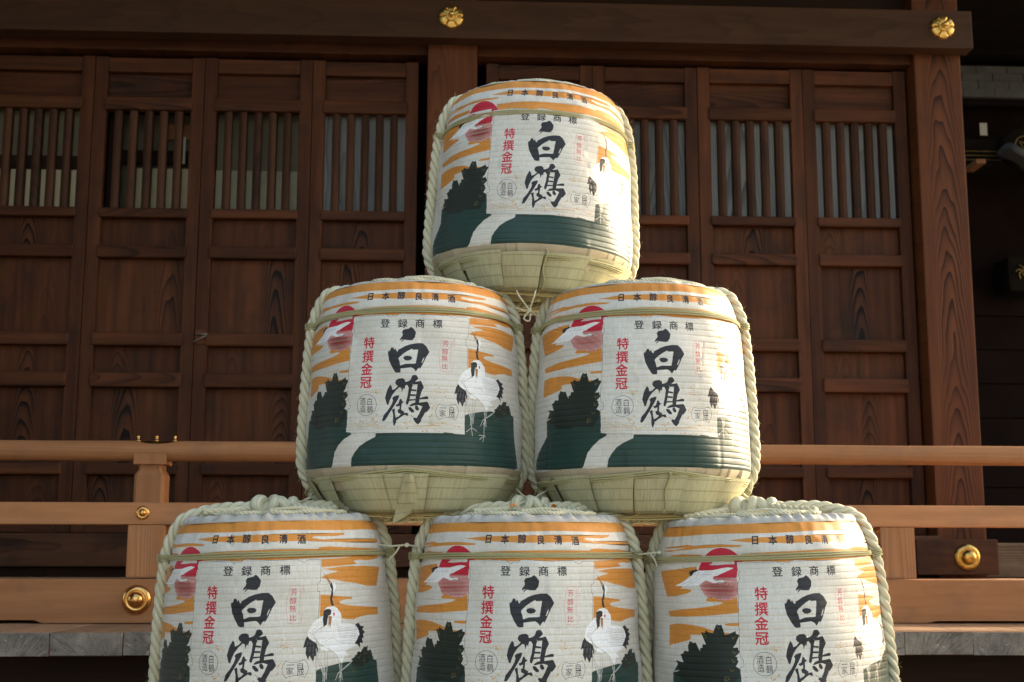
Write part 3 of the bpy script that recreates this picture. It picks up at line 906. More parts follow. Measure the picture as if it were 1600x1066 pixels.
PRINT = [
('P','o',0,[-1518,5336,-1236,5364,-1097,5390,-1043,5363,-979,5354,-714,5372,-558,5344,-506,5327,-538,5296,-618,5292,-706,5303,-928,5288,-1056,5268,-1119,5265,-1237,5256,-1384,5228,-1516,5253,-1516,5263,-1300,5272,-1150,5306,-1129,5325,-1216,5318,-1416,5311]),
('P','o',0,[-642,5454,-528,5478,-469,5495,68,5520,899,5530,869,5481,764,5452,553,5458,528,5421,632,5376,1462,5377,1462,5301,823,5307,423,5354,-104,5343,-462,5394]),
('P','o',0,[-1517,5042,-1517,5080,-1319,5143,-1160,5167,-1085,5148,-924,5141,-908,5115,-895,5043]),
('P','o',0,[-529,5127,-269,5153,63,5165,587,5158,591,5194,682,5213,859,5186,1466,5128,1297,4985,592,4952,61,4917,-548,4925]),
('P','o',0,[607,4913,839,4936,1413,5141,1367,4908,1143,4860,1032,4882,931,4857,983,4783,830,4758,702,4739,601,4730]),
('P','o',0,[-1517,4764,-1199,4810,-1052,4852,-961,4862,-960,4777,-1021,4676,-1093,4536,-1211,4419,-1102,4412,-1136,4354,-1058,4346,-1016,4326,-1005,4284,-1061,4233,-1186,4184,-1348,4155]),
('P','o',0,[599,4719,656,4693,802,4737,1076,4732,1377,4690,1273,4241,1071,4258,946,4331,810,4376,725,4431,620,4465,589,4487,623,4538,691,4588,764,4620,736,4639,654,4667]),
('P','o',0,[574,4101,666,4077,775,4040,884,4007,890,3967,801,3960,749,3925,761,3872,876,3812,1075,3760,1232,3739,1234,3565,1063,3571,974,3542,897,3490,816,3506,758,3537,563,3604]),
('SUN','',0,[]),
('P','w',0,[-823,4907,-791,4938,-797,4964,-945,4962,-949,5007,-593,5009,-588,4897,-670,4901,-738,4888,-808,4891]),
('P','o',0,[-857,4082,-836,4134,-799,4141,-752,4114,-716,4074,-636,4074,-571,4165,-562,3786,-707,3755,-838,3727,-963,3712,-1078,3700,-1314,3683,-1332,3811,-1151,3860,-948,3902,-817,3939,-729,3982,-693,4018,-706,4037,-749,4047,-802,4044,-841,4053]),
('P','o',0,[-690,3534,-662,3548,-558,3557,-561,3491,-623,3489,-669,3493,-687,3513]),
('P','o',0,[-1320,3483,-1221,3527,-1098,3528,-1002,3509,-910,3474,-848,3431,-810,3394,-730,3352,-689,3337,-619,3314,-557,3300,-557,3262,-679,3237,-806,3261,-935,3287,-1016,3285,-1034,3257,-1019,3201,-1049,3154,-1150,3097,-1306,3011]),
('L','k',0.8,[-1201,4824,-1128,4774,-1041,4741]),
('L','k',0.8,[-1144,4895,-1094,4826,-1037,4776]),
('P','k',0,[-937,4786,-974,4801,-991,4777,-1018,4790,-1022,4759,-1049,4758,-1032,4724,-1059,4715,-1029,4690,-1047,4664,-1012,4648,-974,4717]),
('P','W',0,[-1211,4416,-1106,4516,-1029,4613,-1007,4665,-987,4726,-942,4769,-787,4773,-700,4816,-650,4831,-594,4810,-616,4784,-678,4716,-719,4673,-743,4639,-779,4629,-787,4570,-765,4529,-738,4521,-716,4531,-687,4532,-675,4482,-701,4481,-744,4471,-771,4473,-809,4502,-840,4535,-870,4525,-898,4473,-928,4430,-1051,4415]),
('L','k',1.0,[-744,4474,-719,4494,-685,4485,-672,4475]),
('L','b',1.4,[-672,4482,-626,4430]),
('L','n',0.5,[-952,4747,-981,4683,-950,4650]),
('L','n',0.5,[-920,4748,-949,4679,-917,4658]),
('L','n',0.5,[-889,4748,-919,4674,-885,4665]),
('L','n',0.5,[-860,4749,-890,4670,-854,4673]),
('L','n',0.5,[-832,4750,-863,4666,-825,4680]),
('L','n',0.5,[-805,4750,-836,4662,-796,4688]),
('L','n',0.5,[-1131,4446,-1020,4519,-954,4624]),
('L','n',0.5,[-1067,4432,-969,4513,-908,4609]),
('P','g',0,[-575,2524,-567,2085,-565,1985,-542,1985,-507,1917,-585,1801,-643,1668,-697,1494,-738,1291,-767,1181,-972,1197,-1508,1301,-1476,1412,-1247,1998,-1238,2417,-1152,2455,-1176,2580,-1245,2368,-1220,2404,-843,2482]),
('P','g',0,[-517,1183,-502,1325,-473,1452,-427,1604,-367,1714,-283,1823,-275,1916,37,1916,321,1912,516,1896,517,2413,522,2384,560,2423,638,2467,731,2511,804,2531,853,2525,1119,2647,1150,2504,1208,2489,1197,2514,1199,2005,1235,1375,1256,1259,1179,1127,952,1104,785,1132,592,1151,372,1143,173,1156,-15,1159]),
('P','p',0,[-284,1904,-270,1921,-246,1940,-232,1979,-207,1963,-189,1988,-164,1933,-155,1892,-211,1869]),
('P','p',0,[316,1911,321,1939,336,1963,360,1955,401,1936,411,1903]),
('P','p',0,[-790,3385,-761,3531,-741,3504,-718,3522,-692,3289,-653,3312,-598,3375,-595,3310,-570,3283,-580,3213,-605,3074,-627,2999,-583,3002,-585,2939,-569,2934,-583,2865,-610,2800,-593,2776,-595,2722,-583,2700,-608,2580,-575,2524,-580,2389,-602,2287,-648,2108,-1245,2368,-1220,2404,-1143,2438,-1162,2579,-1145,2645,-1107,2644,-1150,2817,-1114,2845,-1102,2913,-1058,2890,-1060,3032,-1037,3141,-997,3092,-971,3107,-929,2909,-926,2982,-903,2990,-901,3073,-866,3066,-890,3207,-908,3347,-873,3330,-868,3393,-824,3335,-793,3331]),
('P','p',0,[-1176,2580,-1152,2455,-1215,2376,-1034,2144,-880,2104,-791,2290,-780,2478,-1200,2678]),
('L','y',1.6,[-754,3481,-745,3403,-735,3464]),
('L','y',1.6,[-631,3267,-625,3191,-602,3257]),
('L','y',1.6,[-630,2935,-619,2858,-600,2898]),
('L','y',1.6,[-637,2735,-626,2659,-611,2700]),
('L','y',1.6,[-656,2522,-651,2466,-622,2493]),
('L','y',1.6,[-704,2347,-698,2244,-664,2297]),
('L','y',1.6,[-888,3300,-858,3248,-872,3199]),
('L','y',1.6,[-706,2259,-697,2338,-662,2340]),
('P','p',0,[853,2525,854,2590,886,2614,898,2666,915,2674,922,2734,951,2739,962,2716,982,2763,1002,2812,1017,2847,1036,2820,1066,2855,1061,2729,1107,2755,1120,2686,1142,2566,974,2386,863,2409]),
('L','y',1.4,[919,2639,941,2593,966,2662]),
('L','y',1.4,[1033,2733,1024,2672,1058,2672]),
('L','y',1.4,[852,2349,872,2302,904,2353]),
('L','y',1.4,[976,2536,1000,2492,1028,2543]),
('P','w',0,[-569,4943,-560,4750,-559,4674,-560,4485,-561,3874,-559,4038,-564,3669,-570,3118,-575,2936,-571,2560,-567,2085,-572,2408,-570,1973,-507,1944,-284,1917,37,1916,321,1934,516,1896,515,2413,519,2091,525,2686,553,3561,562,4067,562,3901,569,4168,580,4408,602,4902,485,4911,465,4875,441,4848,423,4880,404,4884,390,4927,178,4915,-56,4955,-90,4946,-110,4890,-131,4891,-152,4912,-161,4865,-175,4867,-197,4898,-215,4938,-353,4953]),
('P','w',0,[-561,4769,-546,4593,-543,4517,-560,4485,-571,4564]),
('L','k',0.8,[-569,4943,-560,4750,-546,4745,-546,4703,-559,4674,-546,4593,-544,4536,-560,4485,-561,3874,-559,4038,-564,3669,-570,3118,-575,2936,-566,2768,-560,2739,-544,2725,-546,2635,-541,2597,-552,2563,-571,2560,-567,2085,-572,2408,-570,1973,-502,1943,-284,1923]),
('L','k',0.8,[602,4902,580,4408,554,4360,548,4282,555,4247,546,4187,569,4168,562,3901,557,3785,525,2686,519,2091]),
('L','k',0.7,[-353,4953,-215,4938,-197,4898,-175,4867,-161,4865,-152,4912,-131,4891,-110,4890,-90,4946,-56,4955,178,4915,390,4927,404,4884,423,4880,441,4848,465,4875,485,4911,602,4902]),
('L','d',0.8,[-560,2094,-386,2100,-243,2124]),
('L','d',0.8,[-320,2242,-242,2062]),
('L','d',0.8,[-539,2260,-435,2119,-285,2067]),
('L','d',0.8,[-558,2456,-505,2451]),
('L','d',0.8,[-392,2971,-330,2968,-277,2996]),
('L','d',0.8,[-302,2222,-248,2053,-172,2136]),
('L','d',0.8,[-90,2069,53,2080,171,2098,298,2106]),
('L','d',0.8,[139,2229,234,2114]),
('L','d',0.8,[221,2990,360,3007]),
('L','d',0.8,[234,3001,332,2892]),
('L','d',0.8,[-298,2981,-218,2880]),
('L','d',0.8,[-249,2756,-203,2697]),
('L','d',0.8,[214,2544,253,2622]),
('L','d',0.8,[-312,3010,-232,2990]),
('L','d',0.8,[-19,2076,130,2070,311,2175]),
('L','d',0.8,[311,2161,506,2056]),
('L','d',0.8,[8,2171,102,2081,291,2096]),
('L','d',0.8,[-372,2173,-252,2048,-166,2107]),
('L','d',0.8,[-544,2129,-413,2140,-272,2131]),
('DOT','d',2.1,[-489,2929,-275,2905,-289,2934,-529,2339,-429,2235,-401,2211,-327,2306,-304,2276,-268,2370,-273,2200,-284,2942,-274,2914,-267,2370,-296,2293,-275,2200,-28,2158,-10,2140,24,2204,247,3121,280,3045,240,2956,260,2914,286,2928,349,2950,335,2819,233,2574,221,2527,214,2363,202,2326,331,2148,311,2172,-83,2051,3,2033,-239,2737,172,1966,248,1976,277,1953,311,2161,426,2090,-5,2130,4,2023,135,1949,463,2086,-430,2238,-313,2271,-404,2206,-26,2157]),
('P','k',0,[28,4598,49,4552,72,4460,63,4337,40,4257,17,4251,-16,4259,-36,4268,-65,4199,-59,4250,-43,4287,-79,4250,-73,4297,-57,4352,-50,4399,-58,4465,-45,4530,-18,4544,5,4556,18,4588]),
('P','k',0,[-181,3986,-171,3967,-158,4021,-151,4077,-139,4057,-133,4079,-125,4000,-116,4046,-102,3972,-95,3953,-86,4008,-60,4045,-28,4100,24,4152,83,4180,136,4180,168,4106,195,3970,195,3948,168,3833,136,3645,107,3505,104,3551,91,3522,72,3447,56,3510,33,3555,-11,3541,-63,3526,-63,3425,-94,3417,-113,3436,-141,3566,-169,3733,-180,3899]),
('P','w',0,[25,4018,34,4037,44,4009,93,4013,93,4009,71,3658,52,3647,-19,3645,-57,3608,-66,3599,-74,3709,-84,3783,-71,3829,-46,3893,-8,3967]),
('P','w',0,[150,3827,144,3757,130,3672,123,3681,136,3774]),
('P','k',0,[-42,3792,-33,3838,-7,3853,25,3843,42,3794,29,3747,0,3724,-26,3737]),
('P','k',0,[-111,3162,-104,3231,-80,3271,-42,3279,-24,3243,-19,3183,10,3207,28,3244,41,3345,63,3364,80,3351,96,3272,76,3210,48,3163,4,3110,-18,3103,-27,2997,-37,3033,-49,2933,-56,3033,-72,3052,-109,2962,-137,2855,-152,2765,-170,2612,-183,2632,-200,2787,-189,2931,-177,3021,-156,3129,-141,3073,-136,2991,-110,3017,-85,3089,-98,3107]),
('P','k',0,[-3,3116,38,3162,48,3108,39,3035,24,2817,12,2671,0,2608,-14,2644,-13,2689,2,2852,11,3034]),
('P','k',0,[35,3181,86,3193,118,3214,145,3052,122,2932,109,2786,100,2613,69,2602,69,2746,80,2928,89,3120,48,3117]),
('P','k',0,[33,3008,80,2987,77,2946,30,2962]),
('P','k',0,[24,2880,74,2874,73,2828,21,2835]),
('P','k',0,[15,2753,75,2756,163,2827,183,2815,182,2757,106,2745,69,2725,12,2708]),
('P','k',0,[16,2590,41,2645,75,2674,100,2667,173,2692,185,2649,201,2542,170,2430,139,2265,96,2118,77,2153,49,2259,61,2295,83,2287,107,2406,132,2570,100,2604,69,2598,25,2572]),
('P','w',0,[169,2433,153,2320,133,2228,119,2224,133,2300,157,2420]),
('P','k',0,[7,2554,32,2555,60,2466,60,2421,36,2420,13,2491]),
('P','k',0,[69,2593,88,2594,104,2514,95,2468,79,2476,66,2529]),
('L','k',0.9,[30,2357,64,2277]),
('P','k',0,[-136,2782,-121,2827,-86,2858,-72,2852,-82,2762,-119,2582,-149,2440,-179,2298,-195,2227,-217,2203,-220,2239,-209,2354,-168,2495,-138,2637,-129,2727]),
('P','k',0,[-137,2493,-112,2528,-108,2402,-98,2249,-94,2204,-109,2088,-118,2097,-125,2205,-123,2366]),
('P','k',0,[-106,2609,-81,2644,-67,2771,-51,2752,-47,2707,-30,2689,-50,2644,-55,2490,-24,2436,-30,2409,1,2419,12,2347,-4,2338,-23,2364,-54,2311,-91,2231,-110,2222,-107,2285,-73,2329,-58,2382,-83,2419,-86,2491,-71,2508,-68,2590,-93,2563]),
('RING','k',1.0,[-372,2630,-377,2895]),
('L','k',0.9,[279,2635,305,2604,338,2592,376,2601,383,2602,428,2650,452,2556,459,2448,444,2336,427,2250,396,2288,356,2307,331,2293,305,2288,279,2251,256,2333,246,2440,256,2550,279,2635]),
('L','r',0.5,[319,4331,387,4331,402,4292,393,3845,389,3676,420,3657,402,3463,319,3456,334,3469,297,3470,288,3615,285,3872,289,4015,319,4331]),
('L','r',0.5,[403,4129,428,4315,434,4129,403,4129]),
('P','k',0,[456,3168,433,3044,420,2894,442,2930,439,2767,458,2628,470,2727,500,2586,513,2710,529,2721,548,2857,534,2985,502,3063,476,3091]),
('L','n',0.8,[464,3041,444,2867]),
('L','n',0.8,[485,3014,471,2789]),
('L','n',0.8,[510,2974,499,2712]),
('P','W',0,[461,3167,468,3293,498,3443,544,3541,592,3614,613,3434,540,3288,520,3138,530,3048,507,3038,486,3090]),
('L','s',1.9,[560,2881,540,2682,602,2323,591,2159]),
('L','s',1.9,[629,2823,624,2572,606,2171]),
('L','s',1.9,[757,2527,749,2300,757,2131]),
('L','s',1.9,[834,2668,861,2536,753,2350,724,2178]),
('L','s',1.9,[573,2430,596,2246,589,2080,596,1878]),
('L','s',1.9,[533,1968,589,2080,648,2003]),
('L','s',1.9,[739,2489,735,1910,715,1739]),
('L','s',1.9,[672,1902,735,1905,752,1867]),
('L','s',1.9,[677,1795,735,1905]),
('L','s',1.9,[845,2492,718,2288,692,2142]),
('L','s',1.9,[606,2805,599,2454,590,2112]),
('L','s',1.9,[731,2520,743,2286,742,2164]),
('L','s',1.9,[530,2871,535,2616,583,2303,578,2138]),
('P','W',0,[576,2829,566,2906,613,2901,641,2822,622,2786,605,2826]),
('P','k',0,[910,3367,957,3400,974,3333,1024,3301,1000,3251,1035,3168,1005,3133,1022,3053,989,3031,1004,2912,965,2944,959,2816,926,2911,876,2957,921,3002,958,3127,950,3245]),
('P','W',0,[691,3825,723,3772,755,3666,766,3549,755,3427,829,3414,909,3359,950,3245,958,3127,921,3002,892,2929,916,2887,839,2821,792,2764,834,2668,789,2675,756,2515,737,2568,708,2712,660,2820,613,2888,556,2983,525,3112,521,3188,540,3288,587,3335,611,3371,595,3436,591,3538,600,3716,633,3791,658,3815]),
('P','W',0,[601,3741,633,3811,671,3814,703,3760,699,3658,666,3583,657,3738]),
('P','k',0,[598,3729,622,3761,651,3764,669,3724,663,3635,639,3611,624,3408,597,3359,590,3512]),
('P','b',0,[641,3611,673,3583,655,3316,646,3432,637,3330]),
('P','r',0,[683,3654,692,3689,700,3653,697,3607,687,3595]),
('P','W',0,[691,4367,720,4353,728,4275,710,4160,694,4096,691,4199,693,4303]),
('P','k',0,[673,4355,687,4368,697,4290,695,4122,682,3993,686,3890,698,3833,678,3826,661,3905,661,4020,683,4200,669,4278]),
('P','b',0,[608,4636,681,4381,663,4330]),
('L','n',0.55,[713,3374,803,3314,926,3321]),
('L','n',0.55,[717,3331,809,3275,933,3281]),
('L','n',0.55,[721,3287,815,3235,941,3241]),
('L','n',0.55,[725,3243,821,3196,921,3204]),
('L','n',0.55,[729,3199,828,3157,928,3165]),
('L','n',0.55,[734,3155,834,3117,935,3125]),
('L','n',0.55,[738,3111,840,3078,916,3089]),
('L','n',0.55,[742,3067,847,3038,923,3049]),
('L','n',0.55,[746,3023,853,2999,930,3009]),
('L','n',0.5,[478,3242,516,3201]),
('L','n',0.5,[494,3291,528,3256]),
('L','n',0.5,[510,3341,540,3310]),
('L','n',0.5,[527,3390,552,3365]),
('L','n',0.5,[544,3440,565,3420]),
('L','n',0.5,[561,3489,578,3475]),
('L','n',0.5,[472,3204,514,3239]),
('L','n',0.5,[482,3183,518,3201]),
('L','n',0.5,[491,3163,522,3163]),
('L','n',0.5,[500,3142,525,3124]),
('L','n',0.5,[510,3121,529,3086]),
('L','n',0.5,[610,3041,679,3097,756,2973,892,2929]),
('L','n',0.5,[759,3550,758,3421]),
('L','n',0.5,[525,3112,521,3201,542,3288,611,3371]),
('L','n',0.6,[525,3112,556,2983,613,2888,660,2820,708,2712,743,2542]),
('T','k',22.5,'日本醇良清酒',1.0,[-394,5434,-234,5426,-73,5432,99,5409,263,5407,432,5387]),
('T','k',24,'登録商標',1.1,[-218,4702,-53,4687,109,4689,274,4688]),
('T','r',32,'特撰金冠',1.0,[-367,4212,-373,3865,-378,3544,-382,3197]),
('T','r',17,'芳醇無比',1.0,[347,4188,342,3981,336,3800,338,3598]),
('T','k',20,'白鶴酒造',0.85,[-340,2715,-336,2515,-409,2728,-405,2537]),
('T','k',18,'一家自成',1.0,[315,2542,311,2406,393,2505,395,2378])]
# ------------------------------------------------------------------ sake barrels
PROF = [(0, .208), (.02, .226), (.07, .260), (.102, .2795), (.112, .2835), (.135, .2865), (.25, .2835), (.40, .2755), (.505, .264), (.56, .249), (.58, .239), (.592, .225), (.6, .20)]
_pp = smooth_path([(z, r, 0) for z, r in PROF], 10)
_pz, _pr = _pp[:, 0], _pp[:, 1]
def radius(z):
    return np.interp(z, _pz, _pr)
Z0, Z1 = 0.110, 0.584
RIB = 0.0154
PHS = [0.0, 0.0]
def surf(th, z):
    """Ribbed mat under tight cloth: radius at angle th, height z."""
    ph = (z / RIB) % 1.0
    rib = 1 - (2 * np.abs(ph - 0.5)) ** 5
    amp = 0.0017 * np.clip((0.515 - z) / 0.03, 0.12, 1) * (0.75 + 0.35 * np.sin(th * 5 + z * 40) * np.sin(th * 2.3 + 1))
    p, q = PHS
    dent = 0.0024 * np.sin(th * 4.1 + z * 13 + p) * np.sin(z * 19 - th * 2.0 + q) + 0.0013 * np.sin(th * 11 + z * 31 + q)
    for c, w, d in ((-0.05 + 0.3 * math.sin(p), 0.012, 0.0016), (0.75 + 0.2 * math.sin(q), 0.020, 0.0013), (-0.85 + 0.3 * math.cos(p), 0.016, 0.0014), (0.4 * math.cos(q), 0.009, 0.0010)):
        dent = dent - d * np.exp(-((th - c - 0.12 * np.sin(z * 7 + p)) / w) ** 2) * (0.6 + 0.4 * np.sin(z * 23 + q))
    tight = -0.0035 * np.exp(-((z - 0.505) / 0.014) ** 2)
    fold = 0.0014 * np.clip((z - 0.515) / 0.03, 0, 1) * np.sin(th * 29 + 3 * np.sin(th * 5)) * np.sin(th * 7 + 1)
    return radius(z) + rib * amp + dent + tight + fold
def on_barrel(th, z, off=0.0):
    r = surf(th, z) + off
    return np.stack([r * np.sin(th), -r * np.cos(th), z + 0 * th], -1)

INK = {'w': (.61, .585, .515), 'W': (.80, .80, .78), 'o': (.60, .235, .034), 'r': (.52, .012, .035), 'q': (.58, .33, .30),
       'g': (.0110, .042, .032), 'p': (.0085, .017, .011), 'k': (.014, .015, .018), 'n': (.16, .16, .16), 'y': (.13, .105, .03),
       'd': (.55, .32, .10), 'b': (.36, .17, .055), 's': (.42, .41, .38)}
RS = 0.28                                 # metres of cloth per radian in the flat pattern
def glyph_tris(ch):
    c = bpy.data.curves.new('glyph', 'FONT')
    c.body = ch
    c.resolution_u = 2
    o = bpy.data.objects.new('glyph', c)
    COL.objects.link(o)
    bpy.context.view_layer.update()
    me = bpy.data.meshes.new_from_object(o)
    v = np.array([(q.co.x, q.co.y) for q in me.vertices])
    f = [tuple(p.vertices) for p in me.polygons]
    bpy.data.objects.remove(o); bpy.data.curves.remove(c); bpy.data.meshes.remove(me)
    return v, f

def wrapper_mesh():
    V, E, F, FC = [], [], [], []
    # grid rows follow the ribs
    zs = set([Z0, Z1])
    k0 = int(Z0 / RIB)
    for k in range(k0, int(Z1 / RIB) + 2):
        for ph in (0.0, 0.10, 0.26, 0.5, 0.74, 0.90):
            z = (k + ph) * RIB
            if Z0 + 0.001 < z < Z1 - 0.001:
                zs.add(round(z, 5))
    zs = sorted(zs)
    ths = [-PI + i * PI / 24 for i in range(8)] + list(np.radians(np.arange(-118, 119, 2.0))) + [PI - i * PI / 24 for i in range(7, -1, -1)]
    ths = sorted(set(round(t, 5) for t in ths))
    nth = len(ths)
    for z in zs:
        for t in ths:
            V.append((t * RS, z))
    for j in range(len(zs)):
        for i in range(nth - 1):
            E.append((j * nth + i, j * nth + i + 1))
    def poly(pts, col):
        a = sum(pts[i - 1][0] * pts[i][1] - pts[i][0] * pts[i - 1][1] for i in range(len(pts)))
        if abs(a) < 1e-9:
            return
        if a < 0:
            pts = pts[::-1]
        b = len(V)
        for x, y in pts:
            if y < 0.132:
                y -= 0.012          # the print runs right down to the fold
            V.append((x, min(max(y, Z0 + 0.0004), Z1 - 0.0004)))
        F.append(list(range(b, b + len(pts))))
        FC.append(col)
    def line(pts, col, w):
        w /= 2000.0
        for (x0, y0), (x1, y1) in zip(pts[:-1], pts[1:]):
            dx, dy = x1 - x0, y1 - y0
            L = math.hypot(dx, dy)
            if L < 1e-5:
                continue
            nx, ny = -dy / L * w, dx / L * w
            ex, ey = dx / L * w * 0.6, dy / L * w * 0.6
            poly([(x0 + nx - ex, y0 + ny - ey), (x0 - nx - ex, y0 - ny - ey), (x1 - nx + ex, y1 - ny + ey), (x1 + nx + ex, y1 + ny + ey)], col)
    def disc(cx, cy, r, col, n=40, a0=0.0, a1=2 * PI):
        poly([(cx + r * math.cos(a0 + (a1 - a0) * i / n), cy + r * math.sin(a0 + (a1 - a0) * i / n)) for i in range(n)], col)
    # broad band at the shoulder
    bt = np.linspace(-1.75, 1.75, 60)
    poly([(t * RS, 0.5835) for t in bt] + [(t * RS, 0.5605 + 0.0012 * math.sin(t * 6)) for t in bt[::-1]], 'o')
    for row in PRINT:
        kd, col, w = row[0], row[1], row[2]
        if kd == 'T':
            txt, wd, c = row[3], row[4], row[5]
            for i, ch in enumerate(txt):
                v, f = glyph_tris(ch)
                cx, cy = c[2 * i] / 1000 * RS, c[2 * i + 1] / 10000
                S = w / 1000.0
                mid = (v.min(0) + v.max(0)) / 2
                bold = 0.0007 if w in (22.5, 32) else 0.0004 if w == 24 else 0.0
                for sx_, sy_ in (((-bold, -bold), (bold, bold), (-bold, bold)) if bold else ((0, 0),)):
                    for tri in f:
                        poly([(cx + sx_ + (v[q][0] - mid[0]) * S * wd, cy + sy_ + (v[q][1] - mid[1]) * S) for q in tri], col)
            continue
        pts = [(row[3][i] / 1000 * RS, row[3][i + 1] / 10000) for i in range(0, len(row[3]), 2)]
        if kd == 'P':
            poly(pts, col)
        elif kd == 'L':
            line(pts, col, w)
        elif kd == 'DOT':
            for i, (x, y) in enumerate(pts):
                disc(x, y, w / 1000 * (0.7 + 0.3 * ((i * 37) % 5) / 4), col, 8)
        elif kd == 'RING':
            (cx, cy), (ex, ey) = pts
            R = math.hypot(ex - cx, ey - cy)
            line([(cx + R * math.cos(i * PI / 24), cy + R * math.sin(i * PI / 24)) for i in range(49)], col, w)
        elif kd == 'SUN':
            sx, sy, R = -0.715 * RS, 0.4665, 0.0625
            disc(sx, sy, R, 'w', 64)
            top = [a for a in np.linspace(0, PI, 48)]
            ys = 0.4595
            hw = math.sqrt(R * R - (ys - sy) ** 2)
            a0 = math.asin((ys - sy) / R)
            disc(sx, sy, R, 'r', 56, a0, PI - a0 + 0.05)
            n = 17
            for k in range(n):
                y = ys - 0.0012 - k * 0.0031
                if sy - y < R - 0.0012:
                    h = math.sqrt(R * R - (y - sy) ** 2)
                    poly([(sx - h, y - 0.00085), (sx + h, y - 0.00085), (sx + h, y + 0.00085), (sx - h, y + 0.00085)], 'r')
    for f in F:
        E += [(f[i - 1], f[i]) for i in range(len(f))]
    vs_, es_, fs_ = delaunay_2d_cdt([Vector(q) for q in V], E, [], 0, 1e-6, False)[:3]
    # colour of every small face: the last printed shape that covers its middle
    P2 = np.array([(q[0], q[1]) for q in vs_])
    fa = np.array([tuple(f) for f in fs_])
    cen = P2[fa].mean(1)
    order = np.argsort(cen[:, 0])
    cx_, cy_ = cen[order, 0], cen[order, 1]
    inkid = np.full(len(fa), -1)
    for fi, f in enumerate(F):
        q = np.array([V[i] for i in f])
        lo, hi = q.min(0), q.max(0)
        a_, b_ = np.searchsorted(cx_, (lo[0], hi[0]))
        if a_ >= b_:
            continue
        sel = np.arange(a_, b_)
        sel = sel[(cy_[sel] >= lo[1]) & (cy_[sel] <= hi[1])]
        if not len(sel):
            continue
        X_, Y_ = cx_[sel], cy_[sel]
        ins = np.zeros(len(sel), bool)
        for i in range(len(q)):
            (x0, y0), (x1, y1) = q[i - 1], q[i]
            if y0 == y1:
                continue
            ins ^= ((y0 > Y_) != (y1 > Y_)) & (X_ < (x1 - x0) * (Y_ - y0) / (y1 - y0) + x0)
        inkid[order[sel[ins]]] = fi
    cols = np.empty((len(fs_) * 3, 4), dtype=np.float32)
    ink = np.array([INK[FC[i]] if i >= 0 else INK['w'] for i in inkid], dtype=np.float32)
    cols[:, :3] = np.repeat(ink, 3, axis=0)
    cols[:, 3] = 1
    uv = P2[fa].reshape(-1, 2).astype(np.float32)
    th, z = P2[:, 0] / RS, P2[:, 1]
    out = []
    for p in range(6):
        PHS[:] = [p * 1.9, p * 2.7 + 0.4]
        co = on_barrel(th, z)
        e1, e2 = 1e-3, 4e-4
        tu = on_barrel(th + e1, z) - on_barrel(th - e1, z)
        tv = on_barrel(th, z + e2) - on_barrel(th, z - e2)
        nr = np.cross(tu, tv)
        nr /= np.linalg.norm(nr, axis=1)[:, None] + 1e-12
        me = bpy.data.meshes.new('wrapper')
        me.from_pydata(co.tolist(), [], fa.tolist())
        ca = me.color_attributes.new('print_colour', 'FLOAT_COLOR', 'CORNER')
        ca.data.foreach_set('color', cols.ravel())
        lay = me.uv_layers.new(name='UVMap')
        lay.data.foreach_set('uv', uv.ravel())
        me.materials.append(M['cloth'])
        me.polygons.foreach_set('use_smooth', [True] * len(me.polygons))
        me.normals_split_custom_set_from_vertices(nr.tolist())
        out.append(me)
    return out

def ring_grid(name, zr, nth, mat, rfun, usc=1.0):
    th = np.linspace(-PI, PI, nth)
    pts = np.zeros((len(zr), nth, 3))
    for j, q in enumerate(zr):
        r, z = rfun(th, q)
        pts[j] = np.stack([r * np.sin(th), -r * np.cos(th), z + 0 * th], 1)
    return grid_mesh(name, pts, mat, uvs=lambda j, i: ((i / (nth - 1)) * 1.75, zr[min(j, len(zr) - 1)]))

rp = random.Random(11)
PLEATS = sorted(rp.uniform(-PI, PI) for _ in range(26))
PL_H = [rp.uniform(0.003, 0.010) for _ in PLEATS]
def pleat(th, z):
    o = np.zeros_like(th)
    for p, h in zip(PLEATS, PL_H):
        d = th - p - 0.25 * (0.12 - z)
        o -= 0.55 * h * np.exp(-((d + 0.004) / 0.014) ** 2)
        o += h * np.exp(-np.clip(d, 0, None) / 0.10) * (d > 0) + h * np.exp(np.clip(d, None, 0) / 0.006) * (d <= 0) * 0.12
    return o
def hem_r(th, z):
    low = np.clip((0.110 - z) / 0.045, 0, 1)
    return radius(z) + 0.002 + pleat(th, z) * (0.25 + 0.95 * low) - 0.003 * low, z
def hem_mesh():
    zr = np.linspace(0.1115, 0.055, 10)
    return ring_grid('hem', zr, 700, M['hem'], hem_r)
LID_TOP, LID_WR = 0.5905, 0.0016
def lid_r(th, q):
    # q 0..1: from the shoulder round onto the gathered top
    if q < 0.5:
        z = 0.5835 + (LID_TOP - 0.5835) * math.sin(q * PI)
        r = 0.2375 - 0.024 * (1 - math.cos(q * PI))
    else:
        z = LID_TOP - 0.004 * (q - 0.5)
        r = 0.2135 * (1 - (q - 0.5) * 2) + 0.001
    wr = np.sin(th * 37 + 4 * np.sin(th * 3)) * np.sin(th * 5.3 + 0.7) * LID_WR * math.sin(PI * min(1, q * 1.6)) ** 1.0
    return r + wr * 0.4, z + wr
def lid_mesh():
    q = [0, .08, .16, .24, .32, .40, .46, .5, .56, .66, .8, 1.0]
    return ring_grid('lid_cloth', q, 360, M['lid'], lid_r)
def core_mesh():
    zr = [(0.062, 0.0), (0.03, 0.0), (0.012, 0.0), (0.004, 0.0), (0.004, 1.0)]
    th = np.linspace(-PI, PI, 64)
    pts = np.zeros((len(zr), 64, 3))
    for j, (z, f) in enumerate(zr):
        r = (radius(z) - 0.006) * (1 - f) + 0.001 * f
        pts[j] = np.stack([r * np.sin(th), -r * np.cos(th), z + 0 * th], 1)
    return grid_mesh('base', pts, M['flap'], uvs=lambda j, i: (j / 9, i / 9))
FLAPW = 2 * PI / 15
